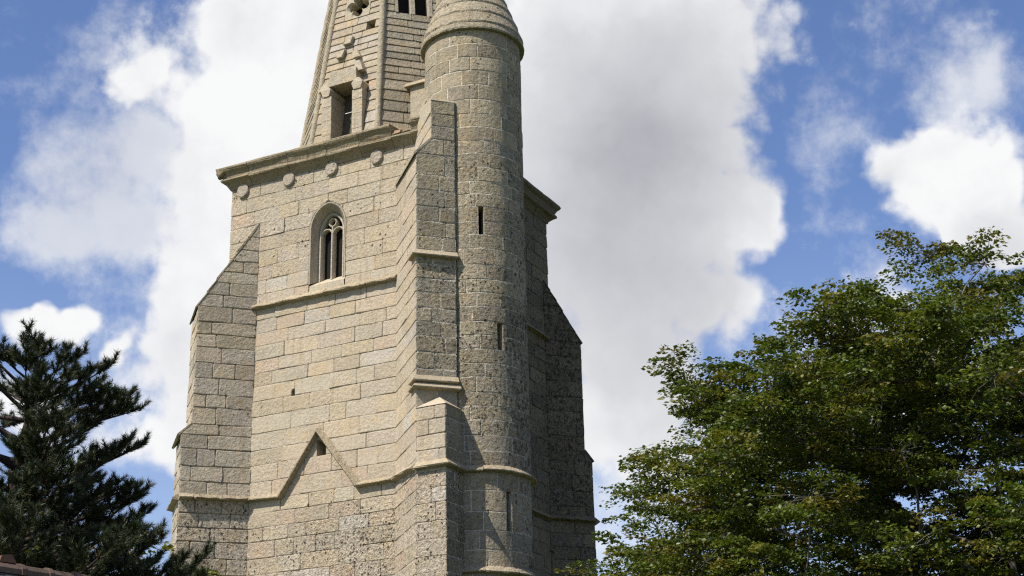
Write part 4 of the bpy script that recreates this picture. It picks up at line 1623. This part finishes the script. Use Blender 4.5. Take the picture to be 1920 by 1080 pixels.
def broadleaf(name, label, root, top, c, r3, n_bough, n_spray, n_leaf, size, spread, tints, lmat, seed, tip_r, bough_r, extra=(), shell=.42, zmin=-.75):
    rng = random.Random(seed)
    nr = np.random.default_rng(seed)
    t_ = empty(name, root)
    off = Vector(root)
    tg = crown_targets(c, *r3, n_bough, rng, shell, zmin) + list(extra)
    tips, outs, allt = [], [], []
    for q in tg:
        od = Vector((q[0] - c[0], q[1] - c[1], 0))
        od = od.normalized() if od.length > .05 else Vector((1, 0, 0))
        ns = n_spray if q not in extra else max(3, n_spray // 3)
        sc_f = 1.0 if q not in extra else .4
        for k in range(ns):
            a = rng.uniform(0, 2 * math.pi)
            rd = bough_r * sc_f * math.sqrt(rng.random())
            p_ = Vector(q) + Vector((math.cos(a) * rd, math.sin(a) * rd, rng.uniform(-.5, .5) * bough_r * sc_f))
            tips.append(p_)
            o_ = (od + Vector((math.cos(a), math.sin(a), 0)) * .9)
            o_ = o_.normalized() if o_.length > .1 else od
            outs.append((o_.x, o_.y, rng.uniform(-.12, .22)))
            allt.append(tuple(p_))
    # branches reach the boughs and then a share of the sprays
    pts, par, ends = skeleton(Vector(root), Vector(top), tg, rng)
    bi = len(tg)
    ext = list(zip(range(len(tips)), allt))
    per = {}
    idx = 0
    for bi_, q in enumerate(tg):
        ns = n_spray if q not in extra else max(3, n_spray // 3)
        for k in range(ns):
            p_ = tips[idx]
            a = pts[ends[bi_]]
            m_ = a.lerp(p_, .5) + Vector((rng.uniform(-.08, .08), rng.uniform(-.08, .08), rng.uniform(-.02, .1)))
            pts.append(m_)
            par.append(ends[bi_])
            pts.append(p_)
            par.append(len(pts) - 2)
            idx += 1
    g_ = branch_mesh(pts, par, tip_r, 2.35, 4)
    g_.v = [(x - off.x, y - off.y, z - off.z) for x, y, z in g_.v]
    mesh('trunk', g_.v, g_.f, M_BARK if lmat is not M_NEED else M_PBARK, t_, smooth=True)
    V, F, TT = leaves([tuple(p_ - off) for p_ in tips], outs, n_leaf, nr, size, spread, .10, tints)
    big_mesh('crown', V, F, lmat, t_, TT)
    t_['label'] = label
    t_['category'] = 'tree'
    return t_


B_T = [(.092, .118, .015), (.110, .130, .017), (.074, .104, .016), (.138, .138, .020), (.130, .116, .020), (.092, .126, .021), (.060, .086, .015)]
broadleaf('beech_tree', 'large green broadleaf tree with a wide dense rounded crown right of the tower', (8.6, 26.4, 0), (8.3, 26.2, 9.2), (8.0, 26.2, 5.5), (6.35, 6.7, 6.0),
          680, 14, 80, .082, .30, B_T, M_BEECH, 5, .0036, .68,
          extra=[(7.0, 26.0, 12.15), (2.75, 25.2, 9.8)], shell=.52)

Y_T = [(.16, .17, .025), (.20, .17, .03), (.11, .14, .025), (.22, .13, .03)]
broadleaf('hedgerow_tree', 'yellow green broadleaf tree half hidden behind the pine', (-8.6, 27.0, 0), (-8.5, 27.0, 6.8), (-8.6, 27.0, 5.6), (2.7, 2.4, 2.5),
          60, 10, 50, .11, .32, Y_T, M_YEL, 9, .005, .7)
G_T = [(.035, .05, .014), (.045, .058, .016), (.07, .07, .02), (.025, .036, .012), (.03, .042, .014)]
broadleaf('hedgerow_tree', 'dark leafy bush with some yellow leaves, below and behind the pine', (-7.4, 23.4, 0), (-7.3, 23.4, 5.0), (-7.3, 23.4, 4.6), (1.4, 1.5, 2.0),
          60, 10, 52, .09, .27, G_T, M_YEL, 12, .004, .5)


def pine(name, label, root, height, seed):
    """open-branched pine: whorls of upswept branches that carry brushes of needles on their outer part"""
    rng = random.Random(seed)
    nr = np.random.default_rng(seed)
    t_ = empty(name, root)
    wood = Geo()
    tp = [Vector((.25 * math.sin(i * .5), .15 * math.sin(i * .7 + 1), height * i / 14)) for i in range(15)]
    tube(wood, tp, [.24 * (1 - .86 * i / 14) for i in range(15)], (0, 0, 0), 9)
    tips, dirs, lens = [], [], []

    def trunk_at(z):
        f_ = min(13.999, max(0, z / height * 14))
        i = int(f_)
        return tp[i].lerp(tp[i + 1], f_ - i)

    def spray(p0, d_, L, depth):
        """a branchlet with needle brushes, splitting"""
        n = max(2, int(L / .12))
        pts_ = [p0]
        cur = d_.normalized()
        for i in range(n):
            cur = (cur + Vector((rng.uniform(-.16, .16), rng.uniform(-.16, .16), rng.uniform(-.02, .17)))).normalized()
            pts_.append(pts_[-1] + cur * (L / n))
            f_ = (i + 1) / n
            if depth > 0 and f_ > .22:
                for s_ in (-1, 1):
                    if rng.random() < .9:
                        sd = cur.cross(Vector((0, 0, 1)))
                        if sd.length < .1:
                            sd = Vector((1, 0, 0))
                        sd = sd.normalized() * s_
                        nd = (cur * .75 + sd * rng.uniform(.5, .95) + Vector((0, 0, rng.uniform(.05, .4)))).normalized()
                        spray(pts_[-1], nd, L * rng.uniform(.28, .48) * (1.15 - .5 * f_), depth - 1)
            if (depth == 0) or f_ > .72:
                tips.append(pts_[-1] - cur * (L / n) * .3)
                dirs.append(cur.copy())
                lens.append(1.0)
        r0 = .004 + .0075 * L * (1 + depth * .5)
        tube(wood, pts_, [r0 * (1 - .75 * i / n) + .002 for i in range(n + 1)], (0, 0, 0), 4)

    z = height * .24
    w_i = 0
    while z < height * .99:
        f_ = (z - height * .24) / (height * .75)
        nb_ = rng.choice((4, 5, 5, 6)) + (3 if f_ < .6 else 0)
        a0 = rng.uniform(0, 6.28)
        for k in range(nb_):
            a = a0 + 2 * math.pi * k / nb_ + rng.uniform(-.25, .25)
            L = ((1.12 + 1.15 * (1 - f_)) * (1 - f_ ** 9.0) + .30) * rng.uniform(.86, 1.04) + .5 * max(0.0, min(1.0, (.58 - f_) / .15))
            d_ = Vector((math.cos(a), math.sin(a), .02 + .50 * f_ ** 2 + rng.uniform(-.14, .14)))
            p0 = trunk_at(z + rng.uniform(-.1, .1))
            # main limb, bare near the trunk
            n = max(3, int(L / .22))
            pts_ = [p0]
            cur = d_.normalized()
            for i in range(n):
                g2 = (i + 1) / n
                cur = (cur + Vector((rng.uniform(-.10, .10), rng.uniform(-.10, .10), rng.uniform(-.07, .10) + .03 * g2))).normalized()
                pts_.append(pts_[-1] + cur * (L / n))
                if g2 > .40:
                    for s_ in (-1, 1):
                        if rng.random() < .92:
                            sd = cur.cross(Vector((0, 0, 1))).normalized() * s_ if abs(cur.z) < .98 else Vector((s_, 0, 0))
                            nd = (cur * .8 + sd * rng.uniform(.4, 1.0) + Vector((0, 0, rng.uniform(-.05, .45)))).normalized()
                            spray(pts_[-1], nd, (.30 + .42 * (1 - g2)) * min(1.2, .55 + L * .25) * rng.uniform(.75, 1.25), 1)
            spray(pts_[-1], cur, .34, 1)
            r0 = .016 + .016 * L
            tube(wood, pts_, [r0 * (1 - .8 * i / n) + .003 for i in range(n + 1)], (0, 0, 0), 6)
        z += rng.uniform(.19, .29) if f_ < .58 else rng.uniform(.23, .33)
        w_i += 1
    mesh('trunk', wood.v, wood.f, M_PBARK, t_, smooth=True)
    # needles
    n_n = 60
    C_ = np.repeat(np.array([tuple(p_) for p_ in tips]), n_n, axis=0)
    D_ = np.repeat(np.array([tuple(p_) for p_ in dirs]), n_n, axis=0)
    N = len(C_)
    along = nr.uniform(-.10, .06, (N, 1))
    rnd = nr.normal(0, 1, (N, 3))
    rnd -= D_ * np.sum(rnd * D_, axis=1, keepdims=True)
    rnd /= np.linalg.norm(rnd, axis=1, keepdims=True) + 1e-6
    nd = D_ * nr.uniform(.35, 1.1, (N, 1)) + rnd * nr.uniform(.45, .95, (N, 1))
    nd[:, 2] += .22
    nd /= np.linalg.norm(nd, axis=1, keepdims=True)
    L = nr.uniform(.06, .112, (N, 1))
    w = np.cross(nd, nr.normal(0, 1, (N, 3)))
    w /= np.linalg.norm(w, axis=1, keepdims=True) + 1e-6
    b0 = C_ + D_ * along
    V = np.empty((N, 3, 3))
    V[:, 0] = b0 - w * .0042
    V[:, 1] = b0 + w * .0042
    V[:, 2] = b0 + nd * L
    F = np.arange(N * 3, dtype=np.int32).reshape(-1, 3)
    tt = np.array([(.030, .044, .018), (.038, .052, .022), (.024, .036, .017), (.052, .062, .026), (.068, .072, .032)])
    T_ = np.repeat(tt[nr.integers(0, len(tt), len(tips))], n_n, axis=0) * nr.uniform(.7, 1.3, (N, 1))
    big_mesh('crown', V.reshape(-1, 3), F, M_NEED, t_, T_)
    t_['label'] = label
    t_['category'] = 'tree'
    print('pine tufts', len(tips), 'needles', N)
    return t_


pine('pine_tree', 'dark pine with upswept needle brushes and bare inner branches, left of the tower', (-6.45, 19.75, 0), 8.1, 4)

# ------------------------------------------------------------------ cottage with a slate roof
RD = Vector((.635, .772, 0))         # along the ridge, away from the camera
RP = Vector((.772, -.635, 0))        # down the near slope
R0 = Vector((-5.67, 17.08, 5.03))
DZ = -.11
H = empty('cottage', (R0.x, R0.y, 0))
tag(H, 'small cottage with grey slate roof and red ridge tiles at the lower left', 'cottage')
hw_, L0_, L1_, ze = 1.6, -4.2, 1.0, 3.45
cl = lambda a, b, z: Vector((0, 0, 0)) + RD * a + RP * b + Vector((0, 0, z + (DZ if z > .5 else 0)))
g_ = Geo()
bt = [cl(L0_ + .15, -hw_ + .2, 0), cl(L0_ + .15, hw_ - .2, 0), cl(L1_ - .15, hw_ - .2, 0), cl(L1_ - .15, -hw_ + .2, 0)]
tp_ = [Vector((v.x, v.y, ze)) for v in bt]
vs = bt + tp_ + [cl(L0_ + .15, 0, 4.85), cl(L1_ - .15, 0, 4.85)]
g_.add(vs, [(3, 2, 1, 0), (1, 2, 6, 5), (3, 0, 4, 7), (0, 1, 5, 8, 4), (2, 3, 7, 9, 6)], (1, 1, 1))
wl = mesh('wall', g_.v, g_.f, M_RENDER, H)
g_ = Geo()
for sg in (1, -1):
    v8 = [cl(L0_, 0, 4.97), cl(L1_, 0, 4.97), cl(L1_, sg * (hw_ + .15), ze - .1), cl(L0_, sg * (hw_ + .15), ze - .1)]
    v8 += [v - Vector((0, 0, .12)) for v in v8]
    g_.add(v8, [(0, 1, 2, 3), (4, 7, 6, 5), (0, 4, 5, 1), (1, 5, 6, 2), (2, 6, 7, 3), (3, 7, 4, 0)], (.05, .05, .052))
rf = g_.build('roof', M_SLATE, H)
# slates in overlapping courses
g_ = Geo()
sl_len = math.hypot(hw_ + .15, 4.97 - ze + .1)
ds = Vector((hw_ + .15, -(4.97 - ze + .1))) / sl_len
rng = random.Random(3)
for sg in (1, -1):
    nrow = int(sl_len / .17)
    for r_ in range(nrow):
        t0 = r_ * .17
        a = L0_ + (.11 if r_ % 2 else 0)
        while a < L1_ - .05:
            w_2 = rng.uniform(.19, .25)
            b2 = min(a + w_2 - .008, L1_)
            lf = .012 + rng.uniform(0, .014)
            tl_ = t0 + .24 + rng.uniform(-.02, .02)
            q = []
            for (aa, t) in ((a, t0), (b2, t0), (b2, tl_ - .03), ((a + b2) / 2, tl_), (a, tl_ - .03)):
                lift = .004 + lf * (t - t0) / .24 + .008
                n2 = Vector((-ds.y, ds.x))
                q.append(cl(aa, sg * (ds.x * t + n2.x * lift), 4.97 + ds.y * t + n2.y * lift))
            q2 = [v - Vector((0, 0, .012)) for v in q]
            c_ = rng.uniform(.6, 1.35)
            fs_ = [(0, 1, 2, 3, 4)] + [(i, (i + 1) % 5, 5 + (i + 1) % 5, 5 + i) for i in range(5)]
            if sg > 0:
                fs_ = [f_[::-1] for f_ in fs_]
            g_.add(q + q2, fs_, (.105 * c_, .10 * c_, .092 * c_))
            a += w_2
o = g_.build('slates', M_SLATE, rf)
o['kind'] = 'stuff'
# ridge tiles
a = L0_
while a < L1_ - .1:
    g_ = Geo()
    vs, n_ = [], 7
    for (aa, rr_) in ((a, .112), (a + .05, .112), (a + .051, .098), (a + .375, .094)):
        for i in range(n_):
            an = math.pi * (-.10 + 1.2 * i / (n_ - 1))
            vs.append(cl(aa, math.cos(an) * rr_ * 1.15, 4.95 + math.sin(an) * rr_))
    fs = [(r_ * n_ + i, r_ * n_ + i + 1, (r_ + 1) * n_ + i + 1, (r_ + 1) * n_ + i) for r_ in range(3) for i in range(n_ - 1)]
    fs += [tuple(range(n_))[::-1], tuple(3 * n_ + i for i in range(n_))]
    k = rng.uniform(.8, 1.2)
    g_.add(vs, fs, (.115 * k, .08 * k, .062 * k))
    g_.build('ridge_tile', M_TERRA, rf)
    a += .36
# crest on the ridge
g_ = Geo()
vs = [cl(-.12, -.03, 5.05), cl(.10, -.03, 5.05), cl(.10, .03, 5.05), cl(-.12, .03, 5.05), cl(-.10, -.03, 5.12), cl(.03, -.02, 5.15), cl(.03, .02, 5.15), cl(-.10, .03, 5.12)]
g_.add(vs, [(0, 1, 5, 4), (1, 2, 6, 5), (2, 3, 7, 6), (3, 0, 4, 7), (4, 5, 6, 7)], (.15, .08, .055))
g_.build('crest_tile', M_TERRA, rf)
# door and window on the camera side
g_ = Geo()
for (a0, a1, z0, z1) in ((-2.6, -1.7, 0, 2.0), (-.6, .3, .9, 2.0)):
    v8 = [cl(a0, hw_ - .21, z0), cl(a1, hw_ - .21, z0), cl(a1, hw_ - .17, z0), cl(a0, hw_ - .17, z0)]
    g_.prism(v8, [v + Vector((0, 0, z1 - z0)) for v in v8], (1, 1, 1))
mesh('door', g_.v[:8], g_.f[:6], M_WOOD, H)
mesh('shutter', g_.v[8:], [tuple(j_ - 8 for j_ in f_) for f_ in g_.f[6:]], M_WOOD, H)
